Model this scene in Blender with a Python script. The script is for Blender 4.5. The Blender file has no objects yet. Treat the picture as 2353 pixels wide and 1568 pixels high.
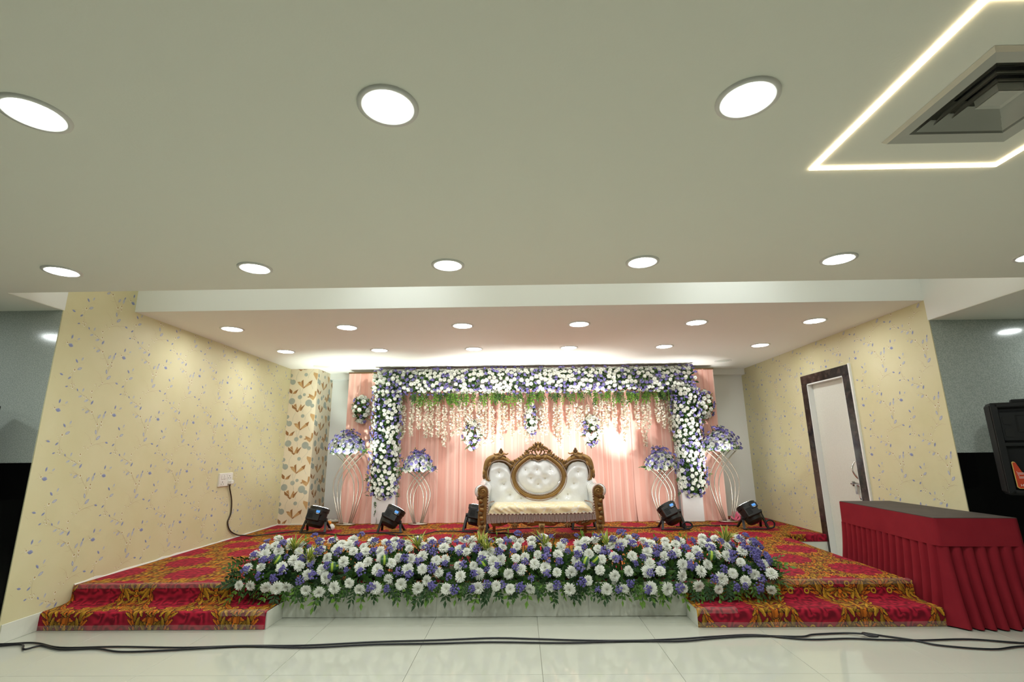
import bpy, math, random
import numpy as np
from mathutils import Vector, Matrix, Quaternion, Euler
R = random.Random(7)
PI = math.pi
sc = bpy.context.scene
COL = sc.collection
K = 0.84          # survey units (camera height 1.5) to metres

# ------------------------------------------------------------------ camera
cam = bpy.data.cameras.new('camera'); cam_ob = bpy.data.objects.new('camera', cam); COL.objects.link(cam_ob)
def view_axes(p, y, r):
    f = Vector((math.sin(y)*math.cos(p), math.cos(y)*math.cos(p), math.sin(p)))
    rt = Vector((math.cos(y), -math.sin(y), 0)); up = rt.cross(f)
    return rt*math.cos(r)+up*math.sin(r), up*math.cos(r)-rt*math.sin(r), f
_r, _u, _f = view_axes(.225798, -.0154536, -.0102211)
cam_ob.matrix_world = Matrix(((_r.x,_u.x,-_f.x,0),(_r.y,_u.y,-_f.y,0),(_r.z,_u.z,-_f.z,1.5*K),(0,0,0,1)))
cam.sensor_width = 36; cam.lens = 36*1123.43/2353; cam.clip_start = .02; cam.clip_end = 100
sc.camera = cam_ob
# ------------------------------------------------------------------ world, exposure
w = bpy.data.worlds.new('world'); sc.world = w; w.use_nodes = True
w.node_tree.nodes['Background'].inputs[0].default_value = (.5,.5,.5,1)
w.node_tree.nodes['Background'].inputs[1].default_value = .02
sc.view_settings.view_transform = 'Standard'; sc.view_settings.look = 'None'
sc.view_settings.gamma = 1; sc.view_settings.use_curve_mapping = False
sc.view_settings.exposure = 0.0
cy = sc.cycles
cy.use_denoising = True; cy.max_bounces = 5; cy.diffuse_bounces = 4; cy.glossy_bounces = 3
cy.transparent_max_bounces = 8; cy.sample_clamp_indirect = 6; cy.use_adaptive_sampling = True; cy.adaptive_threshold = .03; cy.blur_glossy = 0.6
HALL, ALCOVE, LED = 160.0, 68.0, 14.0         # radiance of the hall downlights, the stage downlights and the light line
PAR = 235.0                                 # watts of each stage flood light

# ------------------------------------------------------------------ materials
def mat(name, col, rough=.6, metal=0., spec=.5, emit=None, strength=1., var=None, bump=None, coat=0., trans=None, tl=0.):
    """var=(scale, other colour, contrast); bump=(scale, strength)."""
    m = bpy.data.materials.new(name); m.use_nodes = True
    nt = m.node_tree; b = nt.nodes['Principled BSDF']
    b.inputs['Base Color'].default_value = (*col, 1); b.inputs['Roughness'].default_value = rough
    b.inputs['Metallic'].default_value = metal; b.inputs['Specular IOR Level'].default_value = spec
    b.inputs['Coat Weight'].default_value = coat; b.inputs['Coat Roughness'].default_value = .08
    if emit:
        b.inputs['Emission Color'].default_value = (*emit, 1); b.inputs['Emission Strength'].default_value = strength
    tc = None
    if var or bump:
        tc = nt.nodes.new('ShaderNodeTexCoord')
    if var:
        n = nt.nodes.new('ShaderNodeTexNoise'); n.inputs['Scale'].default_value = var[0]; n.inputs['Detail'].default_value = 4
        rp = nt.nodes.new('ShaderNodeValToRGB'); c = var[2]
        rp.color_ramp.elements[0].position = .5-c; rp.color_ramp.elements[1].position = .5+c
        rp.color_ramp.elements[0].color = (*col, 1); rp.color_ramp.elements[1].color = (*var[1], 1)
        nt.links.new(tc.outputs['Object'], n.inputs['Vector']); nt.links.new(n.outputs['Fac'], rp.inputs['Fac'])
        nt.links.new(rp.outputs['Color'], b.inputs['Base Color'])
    if bump:
        n = nt.nodes.new('ShaderNodeTexNoise'); n.inputs['Scale'].default_value = bump[0]; n.inputs['Detail'].default_value = 3
        bp = nt.nodes.new('ShaderNodeBump'); bp.inputs['Strength'].default_value = bump[1]; bp.inputs['Distance'].default_value = .01
        nt.links.new(tc.outputs['Object'], n.inputs['Vector']); nt.links.new(n.outputs['Fac'], bp.inputs['Height'])
        nt.links.new(bp.outputs['Normal'], b.inputs['Normal'])
    out = nt.nodes['Material Output']
    if trans:
        t = nt.nodes.new('ShaderNodeBsdfTransparent'); mx = nt.nodes.new('ShaderNodeMixShader'); mx.inputs[0].default_value = trans
        nt.links.new(b.outputs[0], mx.inputs[1]); nt.links.new(t.outputs[0], mx.inputs[2]); nt.links.new(mx.outputs[0], out.inputs[0])
    if tl:
        t = nt.nodes.new('ShaderNodeBsdfTranslucent'); t.inputs[0].default_value = (*col, 1)
        mx = nt.nodes.new('ShaderNodeMixShader'); mx.inputs[0].default_value = tl
        nt.links.new(b.outputs[0], mx.inputs[1]); nt.links.new(t.outputs[0], mx.inputs[2]); nt.links.new(mx.outputs[0], out.inputs[0])
    return m
M = {}
M['ceil'] = mat('ceiling_paint', (.88,.885,.79), .75, bump=(90,.04))
M['stageceil'] = mat('stage_ceiling_paint', (.86,.85,.80), .7, bump=(90,.03))
M['white'] = mat('white_paint', (.82,.83,.80), .6)
M['paper'] = mat('cream_wallpaper', (.66,.605,.355), .5, spec=.35, var=(2.2,(.72,.665,.43),.22))
M['paper2'] = mat('cream_origami_paper', (.80,.70,.52), .45, spec=.35, var=(2,(.84,.74,.56),.2))
M['ink_d'] = mat('ink_slate_blue', (.24,.27,.46), .6); M['ink_m'] = mat('ink_mid_blue', (.37,.40,.56), .6)
M['ink_l'] = mat('ink_pale_blue', (.54,.55,.58), .6); M['twig'] = mat('ink_twig_brown', (.54,.42,.25), .6)
M['dot'] = mat('ink_dot_ochre', (.45,.33,.13), .6); M['halo'] = mat('ink_blossom_white', (.80,.75,.60), .6)
M['tulip_a'] = mat('ink_tulip_dark', (.32,.15,.05), .6); M['tulip_b'] = mat('ink_tulip_mid', (.47,.26,.10), .6)
M['tulip_c'] = mat('ink_tulip_light', (.58,.36,.16), .6); M['disc'] = mat('ink_disc_grey', (.33,.36,.31), .6, var=(9,(.42,.45,.39),.2))
M['floor'] = mat('polished_tile', (.52,.525,.45), .06, spec=.5, var=(1.3,(.57,.575,.50),.25))
M['grout'] = mat('tile_grout', (.36,.35,.3), .8)
M['marble'] = mat('pale_marble', (.64,.65,.57), .06, var=(4.5,(.76,.765,.68),.14))
M['grey'] = mat('speckled_laminate', (.36,.40,.37), .13, spec=.5, var=(150,(.52,.56,.52),.1))
M['black'] = mat('black_granite', (.004,.004,.004), .12, spec=.3)
M['hall'] = mat('hall_wall', (.16,.16,.14), .7)
M['darkframe'] = mat('dark_marbled_frame', (.016,.012,.010), .14, spec=.6, var=(16,(.05,.035,.028),.1))
M['door'] = mat('off_white_laminate', (.66,.66,.58), .22, spec=.5, var=(60,(.70,.70,.62),.2))
M['steel'] = mat('steel', (.55,.53,.5), .28, 1.)
M['chrome'] = mat('chrome', (.75,.72,.70), .12, 1.)
M['stand'] = mat('champagne_metal', (.55,.50,.43), .32, .9)
M['lamp_ring'] = mat('lamp_ring', (.74,.74,.70), .5)
M['lamp_h'] = mat('lamp_diffuser_hall', (1,1,1), .5, emit=(.93,1,.95), strength=HALL)
M['lamp_a'] = mat('lamp_diffuser_stage', (1,1,1), .5, emit=(.96,1,1), strength=ALCOVE)
M['lamp_off'] = mat('lamp_diffuser_off', (.66,.68,.60), .5)
M['led'] = mat('led_line', (1,.9,.7), .5, emit=(1,.80,.50), strength=LED)
M['vent'] = mat('vent_enamel', (.50,.50,.45), .5); M['vent_dark'] = mat('vent_cavity', (.012,.012,.011), .8)
M['pink'] = mat('pink_drape', (.89,.51,.43), .65, spec=.25, bump=(60,.05), tl=.12)
M['pinkseam'] = mat('pink_drape_single_layer', (.86,.44,.36), .65, spec=.25, tl=.12); M['pinklight'] = mat('pink_drape_double_layer', (.91,.60,.51), .65, spec=.25, tl=.1)
M['panelwhite'] = mat('white_cloth_panel', (.74,.72,.72), .6, bump=(20,.1))
M['petal'] = mat('white_petal', (.92,.93,.86), .6, spec=.3, tl=.14)
M['petal2'] = mat('ivory_petal', (.82,.80,.62), .6, spec=.3, tl=.15)
M['eye'] = mat('flower_eye', (.74,.74,.48), .7)
M['statice'] = mat('statice_violet', (.105,.09,.29), .7, spec=.2, var=(60,(.165,.14,.38),.12))
M['statice2'] = mat('statice_lilac', (.26,.22,.46), .7, spec=.2, var=(60,(.17,.145,.37),.12))
M['stat_stem'] = mat('statice_stem', (.05,.09,.03), .8)
M['leaf'] = mat('leaf_green', (.055,.135,.02), .45, spec=.35, tl=.15); M['leaf2'] = mat('leaf_dark', (.022,.060,.016), .5, spec=.3)
M['leaf3'] = mat('leaf_fresh', (.13,.26,.03), .45, spec=.35, tl=.25); M['lime'] = mat('leaf_lime', (.36,.50,.05), .45, spec=.35)
M['yellowedge'] = mat('leaf_yellow_edge', (.62,.58,.14), .45); M['broad'] = mat('broad_leaf_green', (.02,.085,.025), .35)
M['wist'] = mat('cream_blossom', (.84,.78,.66), .6, spec=.2, tl=.25)
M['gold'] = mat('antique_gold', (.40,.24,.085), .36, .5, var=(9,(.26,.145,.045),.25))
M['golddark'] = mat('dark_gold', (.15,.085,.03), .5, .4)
M['goldfoot'] = mat('gold_foot', (.42,.30,.13), .35, .5)
M['vinyl'] = mat('white_tufted_vinyl', (.85,.87,.87), .17, spec=.5, coat=.8, bump=(30,.14))
M['ropew'] = mat('rope_white', (.60,.50,.40), .7); M['thread'] = mat('fringe_thread', (.78,.72,.68), .6)
M['ropeb'] = mat('rope_brown', (.14,.055,.04), .7)
M['crystal'] = mat('crystal_button', (.75,.72,.62), .08, .3)
M['par'] = mat('black_housing', (.008,.009,.009), .5); M['par2'] = mat('black_housing_satin', (.010,.012,.012), .42)
M['lcd'] = mat('blue_display', (.04,.15,.4), .3, emit=(.10,.36,.85), strength=.75)
M['lens'] = mat('flood_lens', (.9,1,.95), .2, emit=(.93,1,.94), strength=42)
M['labelw'] = mat('label_white', (.7,.7,.7), .6)
M['cable'] = mat('black_cable', (.008,.009,.014), .4); M['cable2'] = mat('brown_cable', (.035,.02,.012), .5)
M['velvet'] = mat('maroon_velvet', (.21,.010,.020), .85, spec=.15, var=(5,(.26,.016,.026),.3))
M['tabletop'] = mat('dark_brown_cloth', (.055,.042,.034), .8, var=(6,(.085,.068,.055),.3))
M['spk'] = mat('speaker_black', (.004,.0045,.005), .6, spec=.25); M['spk2'] = mat('speaker_black_rubber', (.006,.0065,.007), .55, spec=.3); M['hole'] = mat('speaker_cavity', (.002,.002,.002), .8)
M['grille'] = mat('speaker_grille', (.006,.006,.006), .7, bump=(400,.6))
M['orange'] = mat('orange_label', (.42,.035,.008), .5); M['labelgold'] = mat('label_edge_gold', (.55,.36,.10), .4)
M['plastic'] = mat('white_plastic', (.80,.78,.72), .3); M['slot'] = mat('socket_slot', (.03,.02,.02), .6)
M['tape'] = mat('clear_tape', (.72,.66,.60), .16, spec=.7, trans=.87)
M['pinkribbon'] = mat('pink_ribbon', (.80,.16,.28), .5); M['orangecap'] = mat('orange_petal', (.85,.28,.02), .5)
M['sealant'] = mat('white_sealant', (.74,.72,.66), .6)
def brocade():
    m = mat('cream_brocade', (.86,.74,.47), .42, spec=.4); nt = m.node_tree; b = nt.nodes['Principled BSDF']
    tc = nt.nodes.new('ShaderNodeTexCoord'); n = nt.nodes.new('ShaderNodeTexNoise'); n.inputs['Scale'].default_value = 6; n.inputs['Distortion'].default_value = 1.6
    rp = nt.nodes.new('ShaderNodeValToRGB'); e = rp.color_ramp.elements
    e[0].position = .44; e[0].color = (.86,.74,.47,1); e[1].position = .47; e[1].color = (.90,.87,.76,1)
    k = e.new(.50); k.color = (.90,.87,.76,1); k = e.new(.53); k.color = (.86,.74,.47,1)
    nt.links.new(tc.outputs['Object'], n.inputs['Vector']); nt.links.new(n.outputs['Fac'], rp.inputs['Fac']); nt.links.new(rp.outputs['Color'], b.inputs['Base Color'])
    return m
M['brocade'] = brocade()
def carpet_mat():
    m = mat('damask_carpet', (.4,.02,.03), .75, spec=.2, bump=(500,.25)); nt = m.node_tree
    a = nt.nodes.new('ShaderNodeAttribute'); a.attribute_name = 'Col'
    nt.links.new(a.outputs['Color'], nt.nodes['Principled BSDF'].inputs['Base Color'])
    return m
M['carpet'] = carpet_mat()

# ------------------------------------------------------------------ mesh helpers (survey units in, metres out)
class MB:
    def __init__(s): s.v=[]; s.f=[]; s.m=[]; s.mats=[]
    def mi(s, m):
        if m not in s.mats: s.mats.append(m)
        return s.mats.index(m)
    def add(s, vs, fs, m, tf=None):
        o=len(s.v); k=s.mi(m)
        if tf is not None: vs=[tf@Vector(v) for v in vs]
        s.v += [tuple(v) for v in vs]; s.f += [tuple(i+o for i in f) for f in fs]; s.m += [k]*len(fs)
        return s
    def box(s, a, b, m, tf=None, bev=0.):
        x0,y0,z0=a; x1,y1,z1=b
        if bev<=0:
            vs=[(x0,y0,z0),(x1,y0,z0),(x1,y1,z0),(x0,y1,z0),(x0,y0,z1),(x1,y0,z1),(x1,y1,z1),(x0,y1,z1)]
            fs=[(0,3,2,1),(4,5,6,7),(0,1,5,4),(1,2,6,5),(2,3,7,6),(3,0,4,7)]
        else:
            vs=[]; 
            for z,d in ((z0,bev),(z0+bev,0),(z1-bev,0),(z1,bev)):
                vs += [(x0+d,y0+d+0,z),(x1-d,y0+d,z),(x1-d,y1-d,z),(x0+d,y1-d,z)]
            fs=[(3,2,1,0),(12,13,14,15)]
            for k in range(3):
                for i in range(4):
                    j=(i+1)%4; fs.append((4*k+i,4*k+j,4*k+4+j,4*k+4+i))
        return s.add(vs,fs,m,tf)
    def tube(s, pts, r, m, n=8, closed=False, flat=1., up=None, m2=None):
        P=[Vector(p) for p in pts]; N=len(P); vs=[]; fa=[]; fb=[]
        prev=None
        for i,p in enumerate(P):
            a=P[(i-1)%N] if (closed or i>0) else P[0]; b=P[(i+1)%N] if (closed or i<N-1) else P[-1]
            t=(b-a); t = t.normalized() if t.length>1e-9 else Vector((0,0,1))
            if up is not None: q=Vector(up)
            elif prev is None: q=Vector((0,0,1)) if abs(t.z)<.9 else Vector((0,1,0))
            else: q=prev
            e1=(q-t*q.dot(t)); e1 = e1.normalized() if e1.length>1e-6 else t.orthogonal().normalized()
            e2=t.cross(e1); prev=e1; rr=r[i] if isinstance(r,(list,tuple)) else r
            for k in range(n):
                an=2*PI*k/n; vs.append(p+e1*(rr*flat*math.cos(an))+e2*(rr*math.sin(an)))
        for i in range(N if closed else N-1):
            j=(i+1)%N
            for k in range(n):
                l=(k+1)%n; f=(i*n+k,i*n+l,j*n+l,j*n+k)
                (fb if (m2 is not None and i%2) else fa).append(f)
        if not closed: fa += [tuple(range(n-1,-1,-1)), tuple((N-1)*n+k for k in range(n))]
        s.add(vs,fa,m); 
        if fb:
            o=len(s.v)-len(vs); k=s.mi(m2); s.f += [tuple(i+o for i in f) for f in fb]; s.m += [k]*len(fb)
        return s
    def lathe(s, prof, m, n=24, tf=None, caps=True):
        vs=[]; fs=[]
        for r,z in prof: vs += [(r*math.cos(2*PI*k/n), r*math.sin(2*PI*k/n), z) for k in range(n)]
        for i in range(len(prof)-1):
            for k in range(n): fs.append((i*n+k,i*n+(k+1)%n,(i+1)*n+(k+1)%n,(i+1)*n+k))
        if caps: fs += [tuple(range(n-1,-1,-1)), tuple((len(prof)-1)*n+k for k in range(n))]
        return s.add(vs,fs,m,tf)
    def prism(s, poly, y0, y1, m, tf=None):     # poly in xz, extruded along y
        n=len(poly); vs=[(x,y0,z) for x,z in poly]+[(x,y1,z) for x,z in poly]
        fs=[tuple(range(n)), tuple(range(2*n-1,n-1,-1))]+[(i,i+n,(i+1)%n+n,(i+1)%n) for i in range(n)]
        return s.add(vs,fs,m,tf)
    def blob(s, c, rad, m, tf=None, n=8, k=5):
        vs=[]; fs=[]
        for i in range(k+1):
            a=PI*i/k
            for j in range(n):
                b=2*PI*j/n; vs.append((c[0]+rad[0]*math.sin(a)*math.cos(b), c[1]+rad[1]*math.sin(a)*math.sin(b), c[2]+rad[2]*math.cos(a)))
        for i in range(k):
            for j in range(n): fs.append((i*n+j,(i+1)*n+j,(i+1)*n+(j+1)%n,i*n+(j+1)%n))
        return s.add(vs,fs,m,tf)
    def grid(s, fn, nu, nv, m, flip=False):
        vs=[fn(i/nu,j/nv) for j in range(nv+1) for i in range(nu+1)]; fs=[]
        for j in range(nv):
            for i in range(nu):
                a=j*(nu+1)+i; f=(a,a+1,a+nu+2,a+nu+1); fs.append(f[::-1] if flip else f)
        return s.add(vs,fs,m)
    def mesh(s, name, smooth=None):
        me=bpy.data.meshes.new(name); me.from_pydata([(x*K,y*K,z*K) for x,y,z in s.v],[],s.f)
        for m in s.mats: me.materials.append(m if not isinstance(m,str) else M[m])
        me.polygons.foreach_set('material_index', s.m)
        if smooth: 
            me.shade_smooth()
            if smooth is not True: me.set_sharp_from_angle(angle=math.radians(smooth))
        me.update(); return me
    def build(s, name, parent=None, smooth=None, loc=None, **kw):
        return ob(name, s.mesh(name, smooth), parent, loc, **kw)
def ob(name, me, parent=None, loc=None, rot=None, scale=None, kind=None, label=None, cat=None, group=None):
    o=bpy.data.objects.new(name, me); COL.objects.link(o)
    if parent is not None: o.parent=parent
    if loc is not None: o.location=Vector(loc)*K
    if rot is not None:
        if isinstance(rot, Quaternion): o.rotation_mode='QUATERNION'; o.rotation_quaternion=rot
        else: o.rotation_euler=rot
    if scale is not None: o.scale=(scale,)*3 if not isinstance(scale,(tuple,list)) else scale
    for k,v in (('kind',kind),('label',label),('category',cat),('group',group)):
        if v: o[k]=v
    return o
def thing(name, label, cat, loc=(0,0,0), rotz=0., group=None):
    return ob(name, None, None, loc, (0,0,rotz), None, None, label, cat, group)
def crom(pts, n=6, closed=False):
    P=[Vector(p) for p in pts]; N=len(P); out=[]
    for i in range(N if closed else N-1):
        p0=P[(i-1)%N] if closed or i>0 else P[0]; p1=P[i]; p2=P[(i+1)%N]; p3=P[(i+2)%N] if closed or i<N-2 else P[-1]
        for k in range(n):
            t=k/n; out.append(.5*((2*p1)+(p2-p0)*t+(2*p0-5*p1+4*p2-p3)*t*t+(3*p1-p0-3*p2+p3)*t**3))
    if not closed: out.append(P[-1])
    return out
def aim(d, spin=0.):
    return Vector(d).to_track_quat('Z','Y') @ Quaternion((0,0,1), spin)
def text_mesh(body, size, m, tf):
    cu=bpy.data.curves.new('text_source','FONT'); cu.body=body; cu.size=size*K; cu.align_x='LEFT'
    o=bpy.data.objects.new('text_source',cu); COL.objects.link(o); bpy.context.view_layer.update()
    me=bpy.data.meshes.new_from_object(o.evaluated_get(bpy.context.evaluated_depsgraph_get()))
    bpy.data.objects.remove(o); bpy.data.curves.remove(cu)
    me.transform(tf); me.materials.clear(); me.materials.append(M[m]); return me
NTH=['first','second','third','fourth','fifth','sixth','seventh','eighth','ninth','tenth','eleventh','twelfth','thirteenth','fourteenth','fifteenth','sixteenth','seventeenth','eighteenth']
XL, XR, YB = -4.34, 4.47, 9.85              # stage recess: left wall, right wall, back wall
YWL, YWR = 4.41, 5.24                       # fronts of the left and right wing walls
YL, YS, HS = 5.06, 4.745, .30               # stage lip, first step, stage height
ZC, ZA, ZT = 2.87, 3.10, 3.62               # hall ceiling, stage ceiling, top of the slot between them
# ------------------------------------------------------------------ the room shell
def S(name, mb, smooth=None, parent=None): return mb.build(name, parent, smooth, kind='structure' if parent is None else None)
b=MB()
b.box((-9,-7,ZC),(1.735,3.88,ZT+.2),'ceil').box((2.155,-7,ZC),(9,3.88,ZT+.2),'ceil').box((1.735,-7,ZC),(2.155,1.525,ZT+.2),'ceil').box((1.735,1.945,ZC),(2.155,3.88,ZT+.2),'ceil').box((-9,3.88,ZC),(XL,YWL,ZT+.2),'ceil').box((XR,3.88,ZC),(9,YWR,ZT+.2),'ceil')
b.box((XL,3.88,ZT),(XR,5.45,ZT+.2),'ceil'); S('ceiling',b)
S('ceiling.001', MB().box((XL,5.25,ZA),(XR,YB+.2,ZA+.12),'stageceil'))
S('trim_1', MB().box((XL,5.25,ZA),(XR,5.249,ZA+.01),'white').box((XL,5.235,ZA-.001),(XR,5.25,ZT),'white'))     # fascia above the stage
S('trim_2', MB().box((XL,9.70,2.985),(XR,YB,ZA),'white'))                              # small beam on the back wall
S('wall_back', MB().box((XL-.2,YB,0),(XR+.2,YB+.2,ZA+.1),'white'))
S('trim_3', MB().box((XL-.01,3.885,ZC+.004),(XL+.004,YWL-.002,ZT-.002),'white').box((XR-.004,3.885,ZC+.004),(XR+.01,YWR-.002,ZT-.002),'white'))     # sides of the ceiling slot
# floor slab with its tiles, joints recessed
fl=ob('floor', MB().box((-9,-7,-.2),(9,YB+.3,-.006),'grout').mesh('floor'), kind='structure')
tw=.952
tm=MB().box((.0014,.0014,-.006),(tw-.0014,tw+.068-.0014,0),'floor',bev=.001).mesh('tile')
ty=tw+.068
for j in range(-5,3):
    for i in range(-8,9):
        y0=3.83+(j-1)*ty
        ob('tile', tm, fl, (.13+i*tw-(tw*.0), y0, 0))
# outer hall
S('wall_right', MB().box((8.8,-7,0),(9,YWR,ZC),'hall')); S('wall_left', MB().box((-9,-7,0),(-8.8,YWL,ZC),'hall'))
S('wall_front', MB().box((-9,-7.2,0),(9,-7,ZC),'hall'))
for nm,x0,x1,y in (('wall_left_front',-9,XL-.006,YWL-.014),('wall_right_front',XR+.006,9,YWR-.014)):
    S(nm, MB().box((x0,y,1.46),(x1,y+.2,ZC),'grey').box((x0,y-.004,0),(x1,y+.2,1.46),'black'))

# ------------------------------------------------------------------ papered walls of the stage recess
STEMS=[([(0,0),(.036,-.052),(.09,-.12),(.111,-.19),(.095,-.283),(.057,-.337),(.014,-.383),(-.031,-.439),(-.038,-.495),(-.029,-.558),(-.01,-.624)],.0045),
([(.111,-.19),(.135,-.092),(.151,-.044),(.192,-.015),(.241,.007),(.311,.039),(.386,.059)],.0035),([(.311,.039),(.346,.033)],.0028),([(.111,-.19),(.082,-.082),(.076,-.015)],.0025),
([(.048,-.34),(.122,-.316),(.21,-.297),(.27,-.279)],.0038),([(.122,-.316),(.17,-.325),(.2,-.35)],.0025),([(.052,-.313),(.037,-.264),(.011,-.236),(-.043,-.205)],.0025),([(.037,-.264),(.02,-.27),(.015,-.285)],.0022),
([(-.038,-.518),(-.095,-.486),(-.159,-.458),(-.204,-.434),(-.261,-.411)],.0038),([(-.269,-.392),(-.287,-.338),(-.29,-.277),(-.278,-.238),(-.26,-.194),(-.224,-.157),(-.156,-.094)],.0032),
([(-.218,-.161),(-.189,-.154)],.0025),([(-.01,-.624),(-.057,-.601),(-.131,-.59)],.003),([(.001,-.371),(-.009,-.334)],.0025),([(.0,-.005),(-.06,.03),(-.1,.05)],.0028),([(-.05,.02),(-.06,-.01)],.0022),
([(.241,.007),(.225,.03),(.21,.035)],.0022),([(.05,-.06),(.01,-.075),(-.02,-.068)],.0024)]
LEAVES=[(.28,.072,80,1,'d'),(.351,.065,40,.8,'l'),(.281,-.012,170,1.2,'d'),(.152,-.031,80,1.3,'l'),(.163,.007,70,.8,'d'),(.097,-.039,60,1.1,'m'),(.09,-.198,105,1.1,'m'),(.129,-.255,45,1.4,'m'),(.243,-.301,165,.9,'d'),(-.088,-.519,25,1.2,'l'),(-.165,-.485,25,1,'l'),(-.016,-.531,65,1.1,'d'),(-.207,-.426,120,.7,'d'),(-.143,-.419,75,.9,'l'),(-.329,-.408,20,.7,'d'),(-.226,-.219,30,1.2,'m'),(-.272,-.15,130,1,'d'),(-.214,-.119,70,.9,'l'),(-.315,-.323,40,.9,'d'),(-.055,-.628,35,1.1,'m'),(-.106,-.61,30,.6,'l')]
DOTS=[(0,0,1.2),(.09,-.12,1.2),(.135,-.092,1.1),(.14,-.13,.9),(.061,-.317,.8),(-.043,-.419,1),(-.036,-.483,1),(.241,.007,.9),(-.278,-.238,1.1),(-.095,-.486,.7),(-.124,-.477,.7),(-.266,-.407,.8),(-.255,-.378,.6),(-.285,-.378,.6),(-.292,-.403,.5),(.03,-.36,.6),(-.02,-.345,.5),(-.245,-.39,.5),(-.305,-.27,.4),(-.31,-.285,.4),(-.318,-.25,.35)]
CNT=[0]
def up():
    CNT[0]=(CNT[0]+1)%90; return CNT[0]*4e-6
def sprigs(mb, P, u0, v0, ok, us, vs, PU=.648, PV=.6237):
    """P(u,v,lift) -> point on the wall; ok(u,v) tells where there is paper."""
    for a in us:
        for c in vs:
            U=u0+a*PU; V=v0+c*PV
            def shape(poly, m, lift):
                q=[(U+x,V+y) for x,y in poly]
                e=lift+up()
                if all(ok(*p) for p in q): mb.add([P(x,y,e) for x,y in q],[tuple(range(len(q)))],m)
            for st,wd in STEMS:
                for p,q in zip(st[:-1],st[1:]):
                    dx,dy=q[0]-p[0],q[1]-p[1]; l=math.hypot(dx,dy); wd=wd*.72; nx,ny=-dy/l*wd*.5,dx/l*wd*.5
                    shape([(p[0]-nx,p[1]-ny),(q[0]-nx,q[1]-ny),(q[0]+nx,q[1]+ny),(p[0]+nx,p[1]+ny)],'twig',.0006)
            for x,y,r in DOTS:
                shape([(x+.0135*r*math.cos(t*PI/3.5)*(1+.25*(t%2)),y-.004+.0135*r*math.sin(t*PI/3.5)*(1+.25*(t%2))) for t in range(7)],'halo',.0008)
                shape([(x+.0085*r*math.cos(t*PI/3),y+.0085*r*math.sin(t*PI/3)) for t in range(6)],'dot',.0012)
            for x,y,an,sz,tone in LEAVES:
                A=math.radians(an); ca,sa=math.cos(A),math.sin(A); L=.0235*sz; W=.0105*sz*(1.5 if (tone=='d' and sz>1.1 and an>90) else 1)
                base=[(-1,0),(-.45,.8),(.1,1),(.6,.62),(1,0),(.6,-.62),(.1,-1),(-.45,-.8)]
                tr=lambda k:[(x+ca*px*L*k-sa*py*W*k,y+sa*px*L*k+ca*py*W*k) for px,py in base]
                if tone=='d': shape(tr(1),'ink_m',.0008); shape([(x+ca*px*L*.92-sa*py*W*.8,y+sa*px*L*.92+ca*py*W*.8) for px,py in base[:5]],'ink_d',.0012); shape(tr(.55),'ink_d',.0014)
                elif tone=='m': shape(tr(1),'ink_m',.0008); shape(tr(.62),'ink_l',.0012)
                else: shape(tr(1),'ink_l',.0008); shape([(x+ca*(px*L*.5+.3*L)-sa*py*W*.3,y+sa*(px*L*.5+.3*L)+ca*py*W*.3) for px,py in base],'ink_m',.0012)
b=MB().box((XL-.2,YWL,0),(XL,YB,ZT),'paper')
sprigs(b, lambda u,v,l:(XL+l,u,v), 4.911,1.9507, lambda u,v: YWL+.02<u<9.09 and .31-.3*(u<YL)<v<(ZA if u>5.25 else ZT) and not(u<5.25 and v>ZT-.02), range(-1,8), range(-2,5))
S('wall_left.001', b)
DY0,DY1,DZ=6.62,7.76,2.635                  # door frame on the right wall
b=MB().box((XR,YWR,0),(XR+.25,DY0+.02,ZT),'paper').box((XR,DY1-.02,0),(XR+.25,YB,ZT),'paper').box((XR,DY0+.02,DZ-.02),(XR+.25,DY1-.02,ZT),'paper')
sprigs(b, lambda u,v,l:(XR-l,-u,v), -(5.825+.281),2.064+.012, lambda u,v: YWR+.02<-u<YB-.01 and .31<v<ZA and not(DY0-.03<-u<DY1+.02 and v<DZ+.02), range(-7,3), range(-3,4))
S('wall_right.001', b)
S('trim_4', MB().box((XL-.006,YWL-.012,0),(XL+.003,YWL,ZC),'paper').box((XR-.003,YWR-.012,0),(XR+.006,YWR,ZC),'paper'))
# column papered with folded tulips
XC,YC=-3.82,9.10
b=MB().box((XL,YC,HS-.02),(XC,YB,ZA),'paper2')
TUL=[ # (material, polygon) in zoom px of one period
('tulip_b',[(228,155),(280,150),(340,170),(372,300)]),('tulip_c',[(255,200),(300,160),(340,180),(372,300)]),('tulip_a',[(318,135),(362,100),(374,250),(372,300)]),('tulip_c',[(372,300),(380,270),(480,165),(530,212),(430,270)]),('tulip_a',[(478,160),(565,112),(540,215),(525,205)]),('tulip_a',[(372,305),(378,275),(420,255),(400,290)]),
('tulip_a',[(38,300),(135,350),(138,415),(95,405),(40,370)]),('tulip_b',[(145,415),(190,355),(225,415),(170,422)]),('tulip_a',[(195,360),(268,315),(222,415)]),
('tulip_b',[(510,422),(625,480),(545,500),(515,490)]),('tulip_c',[(530,505),(650,475),(655,500),(615,568)]),('tulip_b',[(640,360),(668,370),(700,345),(722,375),(720,450),(640,540),(652,470),(632,480)]),('tulip_a',[(472,497),(510,480),(530,510)]),
('tulip_a',[(150,660),(262,740),(278,795),(165,735)]),('tulip_b',[(190,675),(245,640),(268,740)]),('tulip_b',[(295,780),(350,650),(375,690),(340,760)]),('tulip_a',[(335,745),(448,655),(370,800),(350,800)]),('tulip_c',[(290,790),(340,730),(352,800)]),('tulip_a',[(225,780),(325,800),(288,833)]),
('tulip_c',[(580,860),(690,890),(695,945),(660,1050),(575,910)])]
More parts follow.
